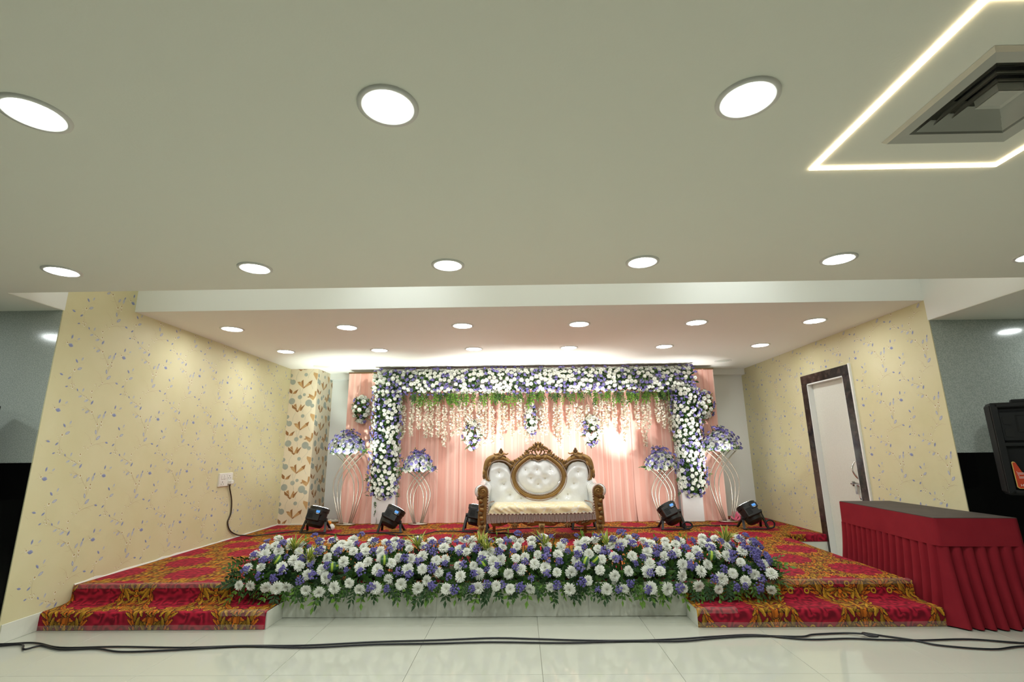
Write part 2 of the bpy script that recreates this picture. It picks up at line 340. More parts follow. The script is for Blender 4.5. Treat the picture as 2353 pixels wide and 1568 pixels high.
CIR=[(132,155,60),(408,442,34),(315,495,48),(145,585,70),(520,628,76),(605,690,44),(72,932,44),(412,915,40),(45,1055,60),(715,290,44,62)]
STK=[((372,300),(340,400),(330,450)),((150,420),(120,500),(75,620)),((75,620),(60,720),(75,850)),((250,830),(205,940),(200,1040)),((590,730),(580,790),(480,900)),((480,900),(470,960),(465,1000)),((545,225),(570,270),(590,320)),((300,300),(310,380),(330,540)),((330,540),(345,590),(350,640)),((400,760),(405,800),(400,830))]
PVZ=.775
def tulips(mb, P, u0, ok, rep):
    s=PVZ/926.
    for k in range(-1,5):
      for h in rep:
        def T(x,y): return u0+h*.62+(x-395)*.00085, 2.98-(y+ (0 if h==0 else 330))*s*1.0-k*PVZ
        def shape(poly,m,l):
            q=[T(*p) for p in poly]
            q=[(min(max(u,ok[0]),ok[1]),min(max(v,ok[2]),ok[3])) for u,v in q]
            us=[p[0] for p in q]; vz=[p[1] for p in q]
            if max(us)-min(us)<.004 or max(vz)-min(vz)<.004: return
            e=l+up()*2; mb.add([P(u,v,e) for u,v in q],[tuple(range(len(q)))],m)
        for st in STK:
            for p,q in zip(st[:-1],st[1:]): shape([(p[0]-2,p[1]),(q[0]-2,q[1]),(q[0]+2,q[1]),(p[0]+2,p[1])],'disc',.0007)
        for c in CIR:
            rx=c[2]; ry=c[3] if len(c)>3 else c[2]
            shape([(c[0]+rx*math.cos(t*PI/8),c[1]+ry*math.sin(t*PI/8)) for t in range(16)],'disc',.0010)
        for m,p in TUL: shape(p,m,.0014)
tulips(b, lambda u,v,l:(u,YC-l,v), -4.06, (XL+.005,XC-.002,HS,ZA-.005), (0,))
tulips(b, lambda u,v,l:(XC+l,u,v), 9.42, (YC+.002,YB-.01,HS,ZA-.005), (0,.9))
S('wall_left_corner', b)
# white sealant line along the left wall, marble skirting before the steps
rr=random.Random(3)
b=MB(); ys=[YL+i*.12 for i in range(int((YC-YL)/.12)+1)]+[YC]
hs=[.008+.010*rr.random()+(.012 if rr.random()<.08 else 0) for _ in ys]
for (ya,ha),(yb,hb) in zip(zip(ys[:-1],hs[:-1]),zip(ys[1:],hs[1:])):
    b.add([(XL,ya,HS),(XL+.012,ya,HS),(XL+.004,ya,HS+ha),(XL,ya,HS+ha),(XL,yb,HS),(XL+.012,yb,HS),(XL+.004,yb,HS+hb),(XL,yb,HS+hb)],[(0,1,2,3),(7,6,5,4),(1,5,6,2),(2,6,7,3)],'sealant')
b.box((XL,YC-.02,HS),(XC,YC,HS+.02),'sealant'); S('trim_5',b)
S('baseboard_left', MB().box((XL,YWL,0),(XL+.012,YS+.02,.15),'marble',bev=.003))

# ------------------------------------------------------------------ door on the right wall
d=ob('door_1', None, None, (XR,(DY0+DY1)/2,0), kind='structure'); hw=(DY1-DY0)/2; fw=.135
MB().box((-.03,-hw,.0),(.10,-hw+fw,DZ-fw),'darkframe',bev=.004).build('frame_side',d)
MB().box((-.03,hw-fw,.0),(.10,hw,DZ-fw),'darkframe',bev=.004).build('frame_side',d)
MB().box((-.03,-hw,DZ-fw),(.10,hw,DZ),'darkframe',bev=.004).build('frame_head',d)
MB().box((-.026,-hw-.028,.0),(.0,-hw,DZ+.01),'white').build('edge_strip',d)
MB().box((-.024,hw-fw-.016,.0),(.10,hw-fw,DZ-fw),'white').box((-.024,-hw+fw,.0),(.10,-hw+fw+.016,DZ-fw),'white').box((-.024,-hw+fw,DZ-fw-.016),(.10,hw-fw,DZ-fw),'white').build('reveal_lining',d)
lf=MB().box((.055,-hw+fw+.018,.012),(.098,hw-fw-.018,DZ-fw-.018),'door').build('door_leaf',d)
MB().tube(crom([(.055,-.345,1.35),(.01,-.335,1.34),(-.02,-.32,1.26),(-.015,-.33,1.2),(.02,-.345,1.13),(.055,-.35,1.11)],5),[.012]*26,'chrome',8).build('handle',lf,True)
bo=MB().tube([(.03,-.40,1.03),(.03,-.17,1.05)],.011,'chrome',8).box((.02,-.215,1.02),(.055,-.195,1.085),'steel').box((.02,-.375,1.02),(.055,-.355,1.075),'steel').box((.046,-.40,1.02),(.055,-.17,1.07),'steel').box((.018,-.295,.92),(.024,-.255,1.045),'chrome').build('bolt',lf)
pk=MB().box((.045,-.385,.925),(.055,-.315,.985),'steel').build('hasp',lf)
MB().lathe([(.012,-.016),(.034,-.014),(.034,.014),(.012,.016)],'chrome',16,Matrix.Translation((.025,-.36,.885))@Matrix.Rotation(PI/2,4,'Y')).tube(crom([(.025,-.375,.905),(.025,-.375,.95),(.025,-.345,.95),(.025,-.345,.905)],4),.006,'chrome',6).build('padlock',lf,40)

# ------------------------------------------------------------------ stage platform, steps and carpets
def edgeX(y): return 3.64+.14*(y-YL)/2.62
YN=7.68
st=ob('stage_platform', None, None, (0,0,0), kind='structure')
MB().prism([(XL,.0),(3.63,.0),(3.63,HS-.012),(XL,HS-.012)],YL+.02,YN,'marble').box((XL,YN,0),(XR,YB,HS-.012),'marble').build('deck',st)
xs=[-2.28,-1.54,-.82,-.10,.62,1.53]
for a,c in zip(xs[:-1],xs[1:]): MB().box((a+.0007,YL,0.002),(c-.0007,YL+.02,HS-.006),'marble',bev=.002).build('marble_panel',st)
MB().box((3.79,YN-.012,.0),(XR-.002,YN,HS-.10),'marble',bev=.002).build('marble_panel',st)
for x0,x1 in ((XL,-2.28),(1.53,3.67)):
    MB().box((x0+.012,YS+.012,0),(x1-.012,YL,.138),'marble').build('step',st)
    if x0>0: MB().box((x0,YS+.008,0),(x0+.012,YL,.142),'marble',bev=.002).build('cheek_panel',st)
    else: MB().box((x1-.012,YS+.008,0),(x1,YL,.142),'marble',bev=.002).build('cheek_panel',st)
TU,TV=.77,1.10
def make_tile():
    nx,ny=308,440
    xx,yy=np.meshgrid((np.arange(nx)+.5)/nx*TU-TU/2,(np.arange(ny)+.5)/ny*TV-TV/2)
    img=np.zeros((ny,nx,3)); img[:]=(.19,.006,.014)
    gold=np.array((.64,.32,.026)); org=np.array((.74,.19,.016)); olv=np.array((.42,.22,.018)); dark=(.03,.005,.006)
    RX,RY=.235,.30
    for ox,oy in ((0,0),(TU/2,TV/2)):
        dx=(xx-ox+TU/2)%TU-TU/2; dy=(yy-oy+TV/2)%TV-TV/2
        ins=(dx/RX)**2+(dy/RY)**2<1
        v=np.zeros_like(dx)
        for k,(cx,cy2) in enumerate(((0,.03),(.12,.02),(-.12,.05),(.06,.16),(-.07,.17),(.07,-.12),(-.06,-.13),(0,.26),(.01,-.24),(.18,-.07),(-.17,-.07))):
            r=np.hypot(dx-cx,dy-cy2); th=np.arctan2(dy-cy2,dx-cx); v+=1.5*np.exp(-(r/.075)**2)*np.sin(r*85+th*2+k*1.3+1.2*np.sin(th*3+k)+9*dx*dy*30)
        n=.5+.5*np.clip(v,-1,1)
        n=.15+.85*n**1.2; c=np.stack([.10+.36*n,.003+.010*n,.010+.030*n],-1); img[ins]=c[ins]
    def copies(cx,cy):
        for ox,oy in ((0,0),(TU/2,TV/2)):
            for sx in (1,-1):
                yield ((xx-ox-sx*cx+TU/2)%TU-TU/2)*sx,(yy-oy-cy+TV/2)%TV-TV/2
    def leaf(cx,cy,a,b_,ang,c):
        ca,sa=math.cos(ang),math.sin(ang)
        for dx,dy in copies(cx,cy):
            p=dx*ca+dy*sa; q=-dx*sa+dy*ca-.25*b_*np.sin(p/a*2)
            t=np.clip((p+a)/(2*a),0,1); wd=b_*np.sqrt(np.clip(4*t*(1-t),0,1))*(1.3-.7*t)
            o=(np.abs(q)<wd+.005)&(np.abs(p)<a+.005); i=(np.abs(q)<wd)&(np.abs(p)<a)
            img[o&~i]=dark
            sh=(.5+.6*t)[...,None]*np.where((q>0)[...,None],c,c*.60); img[i]=sh[i]
    def ring(cx,cy,r,wd,c):
        for dx,dy in copies(cx,cy):
            d=np.abs(np.hypot(dx,dy)-r); img[d<wd+.004]=dark; img[d<wd]=c
    def dot(cx,cy,r,c):
        for dx,dy in copies(cx,cy):
            d=np.hypot(dx,dy); img[d<r+.004]=dark; img[d<r]=c
    for s_ in (1,-1):                        # ornaments in the channels between the rose ovals
        for k in range(3): leaf(.025+.03*k,s_*(.395+.03*k),.055,.017,s_*(1.25-.5*k),gold if k%2==0 else org)
        leaf(.0,s_*.45,.085,.028,s_*PI/2,org); leaf(.0,s_*.50,.05,.02,-s_*PI/2,gold)
        leaf(.06,s_*.475,.06,.016,s_*2.2,olv); leaf(.085,s_*.53,.055,.016,s_*-.5,gold); ring(.11,s_*.46,.018,.006,gold)
    dot(0,.545,.03,org); dot(0,.545,.014,gold); leaf(.05,.55,.04,.014,0,gold); dot(.115,.55,.012,org)
    for k in range(11):                      # acanthus round the ovals
        th=-PI/2+.12+(PI-.24)*k/10; x,y=RX*1.10*math.cos(th),RY*1.10*math.sin(th); tg=math.atan2(RY*math.cos(th),-RX*math.sin(th))
        up=1 if th>0 else -1
        leaf(x+.025*math.cos(th),y+.02*math.sin(th),.062+.016*(k%2),.020,tg-(.55 if up>0 else -.55+PI),gold if k%3 else olv)
    for k in range(12):
        th=-PI/2+.2+(PI-.4)*k/11; x,y=RX*.99*math.cos(th),RY*.99*math.sin(th); tg=math.atan2(RY*math.cos(th),-RX*math.sin(th))
        leaf(x,y,.048,.013,tg+(.45 if th>0 else -.45+PI),org if k%2 else gold)
    for k in range(22):
        th=-PI/2+(PI)*k/21; leaf(RX*1.06*math.cos(th),RY*1.06*math.sin(th),.026,.009,math.atan2(RY*math.cos(th),-RX*math.sin(th)),org)
    for s_ in (1,-1):
        for k in range(4): leaf(.012+.024*k,s_*(RY+.035-.012*k),.045,.014,s_*(PI/2-.42*k),gold if k%2 else org)
        dot(0,s_*(RY+.01),.018,org); ring(.075,s_*(RY-.055),.02,.006,gold)
    return img
TILE=make_tile()
def carpet_cols(u,v):
    ny,nx,_=TILE.shape
    return TILE[((v/TV+.5)%1*ny).astype(int)%ny, ((u/TU+.5)%1*nx).astype(int)%nx]
def carpet_mesh(name, P, UV):          # P (nv,nu,3), UV (nv,nu,2)
    nv,nu,_=P.shape; me=bpy.data.meshes.new(name)
    idx=np.arange(nv*nu).reshape(nv,nu)
    q=np.stack([idx[:-1,:-1],idx[:-1,1:],idx[1:,1:],idx[1:,:-1]],-1).reshape(-1,4)
    me.vertices.add(nv*nu); me.vertices.foreach_set('co',(P*K).astype(np.float32).ravel())
    me.loops.add(q.size); me.loops.foreach_set('vertex_index',q.ravel().astype(np.int32))
    me.polygons.add(len(q)); me.polygons.foreach_set('loop_start',(np.arange(len(q))*4).astype(np.int32))
    me.update(calc_edges=True); me.validate()
    a=me.color_attributes.new('Col','FLOAT_COLOR','POINT'); c=carpet_cols(UV[...,0].ravel(),UV[...,1].ravel())
    a.data.foreach_set('color',np.concatenate([c,np.ones((len(c),1))],1).astype(np.float32).ravel())
    me.materials.append(M['carpet']); me.shade_smooth(); return me
def rug(name, y0,y1,xl,xr,du,dv,u0,v0,parent):
    nv=int((y1-y0)/dv)+2; nu=int((max(xr(y0),xr(y1))-xl)/du)+2
    ys=np.linspace(y0,y1,nv); tt=np.linspace(0,1,nu)
    X=np.array([[xl+(xr(y)-xl)*t for t in tt] for y in ys]); Y=np.repeat(ys[:,None],nu,1)
    Z=HS+.006*np.sin(X*2.1+Y)*np.sin(Y*1.7)*.4
    return ob(name, carpet_mesh(name,np.stack([X,Y,Z],-1),np.stack([X-u0,Y-v0],-1)), parent)
sc_=thing('stage_carpet','red carpet with gold damask scrolls covering the stage floor','carpet')
rug('pile', YL+.012,YN,XL+.004,lambda y:edgeX(y),.011,.016,.35,7.72,sc_)
rug('pile', YN,YB-.006,XL+.004,lambda y:XR-.006,.0125,.020,.35,7.72,sc_)
def fold(name,prof,x0,x1,du,dv,u0,v0,parent,wob=0.):
    """carpet following a profile of (y,z) points from the top down; texture unrolls along it."""
    pts=[Vector((0,y,z)) for y,z in prof]; L=[0]
    for a,c in zip(pts[:-1],pts[1:]): L.append(L[-1]+(c-a).length)
    n=int(L[-1]/dv)+2; s=np.linspace(0,L[-1],n)
    yy=np.interp(s,L,[p.y for p in pts]); zz=np.interp(s,L,[p.z for p in pts])
    nu=int((x1-x0)/du)+2; X=np.repeat(np.linspace(x0,x1,nu)[None],n,0)
    W=wob*np.sin(X*9+s[:,None]*7)*np.sin(X*3.1+1)
    P=np.stack([X,yy[:,None]-np.abs(W),zz[:,None]+0*X],-1)
    return ob(name, carpet_mesh(name,P,np.stack([X-u0,-s[:,None]+0*X-v0],-1)), parent)
nose=lambda y,z,r:[(y+r,z),(y+r*.5,z-r*.08),(y+r*.15,z-r*.35),(y,z-r)]
prof=[(YL+.03,HS+.001)]+nose(YL-.006,HS+.001,.02)+[(YL-.010,.20),(YL-.018,.17),(YL-.05,.156),(YL-.12,.150)]+nose(YS-.004,.148,.03)+[(YS-.006,.07),(YS-.006,.004)]
sl=thing('step_carpet','red and gold damask carpet folded over the left stage steps beside the papered wall','carpet')
fold('pile',prof,XL+.004,-2.285,.0055,.0055,-3.32,-.10,sl,.004)
sr=thing('step_carpet','red and gold damask carpet folded over the right stage steps beside the velvet table','carpet')
fold('pile',prof,1.525,3.665,.0055,.0055,2.59,-.36,sr,.003)
# hem over the little landing next to the door
sn=[(YN+.02,HS+.002)]+nose(YN-.016,HS+.002,.015)+[(YN-.017,HS-.095)]
fold('hem',sn,3.79,XR-.004,.012,.01,.1,.4,sc_)
# clear packing tape along the nosings
def strip(prof_,x0,x1,parent):
    mb=MB(); n=14
    for i in range(n):
        a=x0+(x1-x0)*i/n; c=x0+(x1-x0)*(i+1)/n
        mb.add([(x,y-.002-.003*math.sin(x*23+y*40)**2,z+.002*math.sin(x*31)) for x in (a,c) for y,z in prof_],[(k,k+1,len(prof_)+k+1,len(prof_)+k) for k in range(len(prof_)-1)],'tape')
    mb.build('clear_tape',parent)
for par,x0,x1 in ((sl,XL+.01,-2.29),(sr,1.53,3.66)):
    strip([(YL+.05,HS+.006),(YL-.008,HS+.004),(YL-.013,HS-.03)],x0,x1,par)
    strip([(YS-.008,.045),(YS-.012,.004),(YS-.05,.003)],x0,x1,par)
    strip([(YS+.05,.152),(YS-.008,.146),(YS-.010,.115)],x0 if par==sr else x1-.4,x0+.35 if par==sr else x1,par)

# ------------------------------------------------------------------ ceiling fittings
def lampmesh(r,diff):
    ring=MB().lathe([(r+.028,0),(r+.027,-.008),(r+.004,-.010),(r,-.004)],'lamp_ring',36,caps=False).mesh('lamp_ring',True)
    disc=MB().add([(0,0,-.0042)]+[(r*math.cos(2*PI*k/24),r*math.sin(2*PI*k/24),-.0042) for k in range(24)],[(0,1+(k+1)%24,1+k) for k in range(24)],diff).mesh('diffuser')
    return ring,disc
RH=lampmesh(.094,'lamp_h'); RA=lampmesh(.116,'lamp_a'); RO=lampmesh(.116,'lamp_off')
def lamp(ms,x,y,z,label,group):
    t=thing('downlight',label,'ceiling light',(x,y,z),0,group); ob('lamp_ring',ms[0],t); ob('diffuser',ms[1],t)
P3=['leftmost','middle','rightmost']
for i,x in enumerate((-1.963,-.516,.922)):
    lamp(RH,x,1.70,ZC,'large round downlight near the camera, '+P3[i]+' of three, ahead of the light line','hall downlights nearest the camera')
for i,x in enumerate((-3.43,-1.968,-.523,.916,2.351,3.77)):
    lamp(RH,x,3.405,ZC,f'round downlight in the hall ceiling row before the stage slot, {NTH[i]} from the left','hall downlights before the stage')
for i in range(6):
    lamp(RA,-3.70+i*1.488,6.045,ZA,f'round downlight in the stage ceiling front row, {NTH[i]} from the left','front row of stage downlights')
    lamp(RA,-3.68+i*1.483,7.475,ZA,f'round downlight in the stage ceiling second row, {NTH[i]} from the left','second row of stage downlights')
lamp(RO,-3.66,8.85,ZA,'unlit round downlight in the stage ceiling above the tulip papered column','unlit stage downlights')
lamp(RO,3.69,8.79,ZA,'unlit round downlight in the stage ceiling right of the flower arch','unlit stage downlights')
lamp(RO,1.9,8.80,ZA,'unlit round downlight just above the right half of the flower arch','unlit stage downlights')
def area(x,y,z,r,rad):                      # further downlights of the hall, behind the camera
    l=bpy.data.lights.new('hall_downlight','AREA'); l.shape='DISK'; l.size=2*r*K; l.energy=rad*PI*PI*(r*K)**2; l.color=(.93,1,.985)
    o=bpy.data.objects.new('hall_downlight',l); COL.objects.link(o); o.location=Vector((x,y,z-.006))*K
for y,k in ((0,.25),(-2.6,.06)):
    for x in (-4.85,-1.963,.922,3.8): area(x,y,ZC,.094,HALL*k)
area(5.88,4.66,ZC,.094,HALL*.7); area(-5.4,3.36,ZC,.094,HALL*.7)
for x in (-4.85,5.2): area(x,1.7,ZC,.094,HALL*.35)
def wash(x,watt):                            # small spots up in the ceiling slot washing the fascia
    l=bpy.data.lights.new('slot_spot','SPOT'); l.energy=watt; l.spot_size=math.radians(95); l.spot_blend=1; l.shadow_soft_size=.04; l.color=(.93,1,1)
    o=bpy.data.objects.new('slot_spot',l); COL.objects.link(o); o.location=Vector((x,4.15,ZT-.06))*K
    o.rotation_mode='QUATERNION'; o.rotation_quaternion=Vector((0,1.1,-.42)).to_track_quat('-Z','Y')
for x,wt in ((-1.28,13),(2.3,13)): wash(x,wt)
l=bpy.data.lights.new('cove_strip','AREA'); l.shape='RECTANGLE'; l.size=8.3*K; l.size_y=.04*K; l.energy=13; l.color=(.95,1,.93)
o=bpy.data.objects.new('cove_strip',l); COL.objects.link(o); o.location=Vector((.06,3.93,3.08))*K
o.rotation_mode='QUATERNION'; o.rotation_quaternion=Vector((0,.8,.55)).to_track_quat('-Z','Y')
# light line and air diffuser
t=thing('light_line','square of warm glowing light line set in the ceiling around the air vent','ceiling light',(1.925,1.735,ZC))
for x0,x1,y0,y1 in ((-.465,.455,.46,.482),(-.465,.455,-.482,-.46),(-.465,-.443,-.46,.46),(.433,.455,-.46,.46)):
    MB().box((x0,y0,-.006),(x1,y1,.0),'led').build('light_strip',t)
t=thing('air_vent','square grey stepped air vent in the ceiling inside the light line','vent',(1.945,1.735,ZC))
MB().box((-.21,-.21,.16),(.21,.21,.17),'vent_dark').build('cavity',t)
def rings(r0,z0,r1,z1): # sloping square vane
    mb=MB(); c=[(-1,-1),(1,-1),(1,1),(-1,1)]
    mb.add([(r0*x,r0*y,z0) for x,y in c]+[(r1*x,r1*y,z1) for x,y in c]+[(r0*x,r0*y,z0+.006) for x,y in c]+[((r1+.004)*x,(r1+.004)*y,z1+.006) for x,y in c],
      [(i,(i+1)%4,(i+1)%4+4,i+4) for i in range(4)]+[(i+8,i+12,(i+1)%4+12,(i+1)%4+8) for i in range(4)],'vent'); return mb
rings(.275,-.001,.262,-.016).build('frame',t); rings(.262,-.016,.205,-.010).build('frame',t); rings(.205,-.010,.197,.03).build('frame',t)
for r in (.188,.146,.104): rings(r,-.010,r-.030,.026).build('vane',t)
MB().add([(-.052,-.052,-.004),(.052,-.052,-.004),(.052,.052,-.004),(-.052,.052,-.004),(0,0,.012)],[(0,1,4),(1,2,4),(2,3,4),(3,0,4)],'vent').box((-.05,-.05,.0),(.05,.05,.05),'vent').build('core',t)

# ------------------------------------------------------------------ backdrop drapes
def drape(x0,x1,zt,y,seed,mt='pink',amp=.014):
    rr=random.Random(seed); n=int((x1-x0)/.016); creases=[]
    x=x0
    while x<x1:
        x+=rr.uniform(.07,.17); creases.append((x,rr.uniform(.8,1.8),rr.uniform(.006,.012)))
    ph=[rr.uniform(0,6) for _ in range(4)]
    def fn(a,c):
        X=x0+(x1-x0)*a; Z=HS+.002+(zt-HS)*c
        d=amp*.5*math.sin(X*11+ph[0]+.25*math.sin(c*2))+amp*.35*math.sin(X*26+ph[1])
        for cx,s,wd in creases:
            e=(X-cx-.012*math.sin(c*3+cx*5))/wd
            if abs(e)<3: d+=s*.010*math.exp(-e*e)
        low=max(0,.16-c)/.16
        d+=low*low*(.05+.025*math.sin(X*17+ph[2]))
        return (X+low*.012*math.sin(X*20+ph[3]), y-d, Z)
    mb=MB().grid(fn,n,26,mt)
    if mt=='pink':                           # single and doubled layers of the sheer cloth
        lo,li=mb.mi('pinkseam'),mb.mi('pinklight'); col=[0]*n; i=0
        while i<n:
            i+=rr.randint(3,8); wd=rr.randint(1,2); tn=li if rr.random()<.7 else lo
            for k in range(i,min(n,i+wd)): col[k]=tn
            i+=wd
            if rr.random()<.25:
                for k in range(i,min(n,i+rr.randint(4,9))): col[k]=lo
        mb.m=[col[q%n] for q in range(len(mb.f))]
    return mb
bd=thing('backdrop','pleated salmon pink cloth backdrop hanging behind the sofa and flower arch','drape',(0,0,0))
cx=[-2.24,-1.66,-1.16,-.44,.32,1.29,1.62,2.06,2.80]
for i,(a,c) in enumerate(zip(cx[:-1],cx[1:])): drape(a-.012,c+.012,3.0,9.245-.006*(i%2),i+2).build('drape_panel',bd,True)
drape(-3.27,-2.70,3.025,9.235,31).build('side_panel',bd,True); drape(3.22,3.66,3.02,9.235,32).build('side_panel',bd,True)
MB().box((-3.28,9.225,3.02),(-2.7,9.25,3.045),'golddark').box((3.21,9.225,3.015),(3.67,9.25,3.04),'golddark').build('batten',bd)
MB().box((-3.26,9.29,HS+.012),(3.65,9.32,3.0),'panelwhite').build('backing_board',bd)

# ------------------------------------------------------------------ flower kit
def chrys(name,seed,layers,n2=2,eye='eye'):
    rr=random.Random(seed); mb=MB()
    for cnt,el,ln,wd in layers:
        off=rr.random()*6
        for k in range(cnt):
            a=off+2*PI*k/cnt+rr.uniform(-.1,.1); e=math.radians(el+rr.uniform(-9,9)); l=ln*rr.uniform(.86,1.06)
            d=Vector((math.cos(a)*math.cos(e),math.sin(a)*math.cos(e),math.sin(e))); s=Vector((-math.sin(a),math.cos(a),0)); up=s.cross(d)*-1
            b0=d*.08; m1=d*(l*.55)+Vector((0,0,.03)); m2=d*(l*.86)+Vector((0,0,.02)); tp=d*l-Vector((0,0,.05*ln))
            vs=[b0-s*wd*.35,b0+s*wd*.35,m1+s*wd,m1-s*wd,m2+s*wd*.8,m2-s*wd*.8,tp]
            mb.add(vs,[(0,1,2,3),(3,2,4,5),(5,4,6)],'petal')
    mb.blob((0,0,.22),(.10,.10,.12),eye,n=6,k=3)
    return mb
def setscale(mb,s): mb.v=[(x*s,y*s,z*s) for x,y,z in mb.v]; return mb
BIG=[chrys('c',i,((22,-6+3*i,1,.10),(20,14,.97,.105),(18,32,.88,.11),(14,50,.74,.11),(10,68,.58,.10))) for i in range(4)]
MUM=[setscale(m,.073).mesh('white_chrysanthemum') for m in BIG]
SMB=[setscale(chrys('c',i+20,((11,4,1,.19),(10,28,.9,.2),(8,54,.7,.18))),.045) for i in range(3)]
SML=[m.mesh('white_flower') for m in SMB]
def stat(seed,n,mts,spread=1.,sz=1.):
    rr=random.Random(seed); mb=MB()
    for k in range(n):
        a=rr.uniform(0,6.283); r=math.sqrt(rr.random())*spread; h=.75*math.sqrt(max(0,1-r*r*.8))+rr.uniform(-.2,.15); s=rr.uniform(.19,.30)*sz
        c=Vector((.8*r*math.cos(a),.8*r*math.sin(a),h*.9)); tf=Matrix.Translation(c)@Matrix.Rotation(rr.uniform(0,3),4,Vector((rr.random(),rr.random(),rr.random()+.1)))
        mb.blob((0,0,0),(s*.82,s*.82,s*.66),mts[k%len(mts)],tf,6,3)
        if k%3==0: mb.add([(0,0,-.6),(.05,0,-.6),c*.9],[(0,1,2)],'stat_stem')
    return mb
STAT=[setscale(stat(i+40,24,('statice','statice','statice2') if i%2 else ('statice',)),.058).mesh('purple_statice') for i in range(4)]
STS=[setscale(stat(i+50,12,('statice','statice2'),.85,1.4),.039).mesh('purple_statice') for i in range(3)]
def leafpoly(mb,base,d,side,l,wd,m,droop=.0):
    d=Vector(d).normalized(); s=Vector(side).normalized(); n=d.cross(s)
    b0=Vector(base); a=b0+d*l*.45; tp=b0+d*l-n*droop*l
    mb.add([b0,a+s*wd+n*.12*wd,tp,a-s*wd+n*.12*wd,a-n*.18*wd],[(0,4,1),(4,2,1),(0,3,4),(4,3,2)],m)
def sprig(seed,pairs,l,mts):
    rr=random.Random(seed); mb=MB(); L=l; pts=[(0,0,0)]
    bend=rr.uniform(-.25,.25)
    for i in range(1,pairs+2): t=i/(pairs+1); pts.append((bend*L*t*t,0.05*L*t*t,L*t))
    mb.tube(pts,.0035,'stat_stem',4)
    for i in range(1,pairs+1):
        p=Vector(pts[i])
        for s in (1,-1):
            d=Vector((s*.85,-.25*rr.random()+.1,.55+.3*rr.random())); leafpoly(mb,p,d,Vector((-d.z,rr.uniform(-.5,.5),d.x)),L*.42*rr.uniform(.8,1.1),L*.10,mts[rr.randrange(len(mts))],.15)
    leafpoly(mb,pts[-1],(bend,0,1),(1,.2,0),L*.42,L*.10,mts[0])
    return mb
SPR=[sprig(i+60,3+i%2,.12+.012*i,[('leaf','leaf'),('leaf','leaf2'),('leaf3','leaf'),('leaf2','leaf2'),('leaf3','leaf3')][i]).mesh('leaf_sprig') for i in range(5)]
def tuft(seed,n,l):
    rr=random.Random(seed); mb=MB()
    for k in range(n):
        a=2*PI*k/n*1.62+rr.uniform(-.3,.3); lean=rr.uniform(.15,1.0); ll=l*rr.uniform(.7,1.1); h=Vector((math.cos(a),math.sin(a),0)); s=Vector((-h.y,h.x,0)); wd=.0125*rr.uniform(.8,1.2)
        rows=[]
        for i in range(6):
            t=i/5; p=h*(lean*ll*t*(.55+.45*t))+Vector((0,0,ll*t*(1-.45*lean*t))); wv=wd*(1-t**3)+.0006; sag=Vector((0,0,-.25*wv))
            rows.append([p-s*wv,p-s*wv*.45+sag,p+s*wv*.45+sag,p+s*wv])
        vs=[q for r in rows for q in r]
        for j,m in ((0,'yellowedge'),(1,'leaf3' if k%3 else 'leaf'),(2,'yellowedge')):
            mb.add(vs,[(4*i+j,4*i+j+1,4*i+j+5,4*i+j+4) for i in range(5)],m)
    return mb
TUFT=[tuft(i+70,18,.19).mesh('variegated_tuft') for i in range(2)]
def foldleaf():
    mb=MB(); rows=[]
    for i in range(9):
        t=i/8; a=t*PI*1.15; p=Vector((0,-.065*math.sin(a),.055*(1-math.cos(a)))); wd=.042*math.sin(PI*min(.97,t*.85+.12))**.6
        rows.append([p+Vector((x*wd,0,0)) for x in (-1,-.3,.3,1)])
    vs=[q for r in rows for q in r]
    for j,m in ((0,'broad'),(1,'lime'),(2,'broad')): mb.add(vs,[(4*i+j,4*i+j+1,4*i+j+5,4*i+j+4) for i in range(8)],m)
    return mb
FOLDL=foldleaf().mesh('folded_leaf',True)
def poisson(n,w,h,r,rr,keep=(),rk=0.):
    out=[]
    for _ in range(n):
        p=(rr.uniform(0,w),rr.uniform(0,h))
        if all((p[0]-q[0])**2+(p[1]-q[1])**2>r*r for q in out) and all((p[0]-q[0])**2+(p[1]-q[1])**2>rk*rk for q in keep): out.append(p)
    return out
def scatter_leaves(surf,n,rr,l,mts,lift=-.02):
    """one mesh of loose leaves over a surface surf(s,t)->(point, normal), s,t in 0..1"""
    mb=MB()
    for _ in range(n):
        p,nm=surf(rr.random(),rr.random()); nm=Vector(nm).normalized(); tg=nm.orthogonal().normalized(); tg=Quaternion(nm,rr.uniform(0,6.28))@tg
        d=(tg+nm*rr.uniform(.1,.9)).normalized(); s=d.cross(nm+Vector((.01,.02,.03))).normalized()
        leafpoly(mb,Vector(p)+nm*(lift+rr.uniform(-.02,.01)),d,s,l*rr.uniform(.7,1.3),l*.28,mts[rr.randrange(len(mts))],.1)
    return mb
# ------------------------------------------------------------------ flower arch
def ordw(n):
    tens={2:'twenty',3:'thirty',4:'forty'}
    if n<=18: return NTH[n-1]
    if n==19: return 'nineteenth'
    return {20:'twentieth',30:'thirtieth',40:'fortieth'}[n] if n%10==0 else tens[n//10]+'-'+NTH[n%10-1]
rr=random.Random(11)
ar=thing('flower_arch','large rectangular arch of white and violet flowers framing the sofa','flower arch',(0,0,0))
AY=9.07
for nm,x0,x1 in (('pillar',-2.66,-2.25),('pillar',2.83,3.19)):
    MB().box((x0,AY-.005,HS+.003),(x1,AY+.09,3.06),'panelwhite',bev=.01).build(nm,ar)
MB().box((-2.68,AY-.01,2.66),(3.19,AY+.09,3.065),'panelwhite',bev=.006).build('beam_board',ar)
def s_beam(s,t):
    f=math.radians(-82+160*t); return (-2.70+5.91*s, AY-.16*math.cos(f)*(.85+.15*math.sin(s*40)), 2.825+.222*math.sin(f)), (0,-math.cos(f),math.sin(f)*.9)
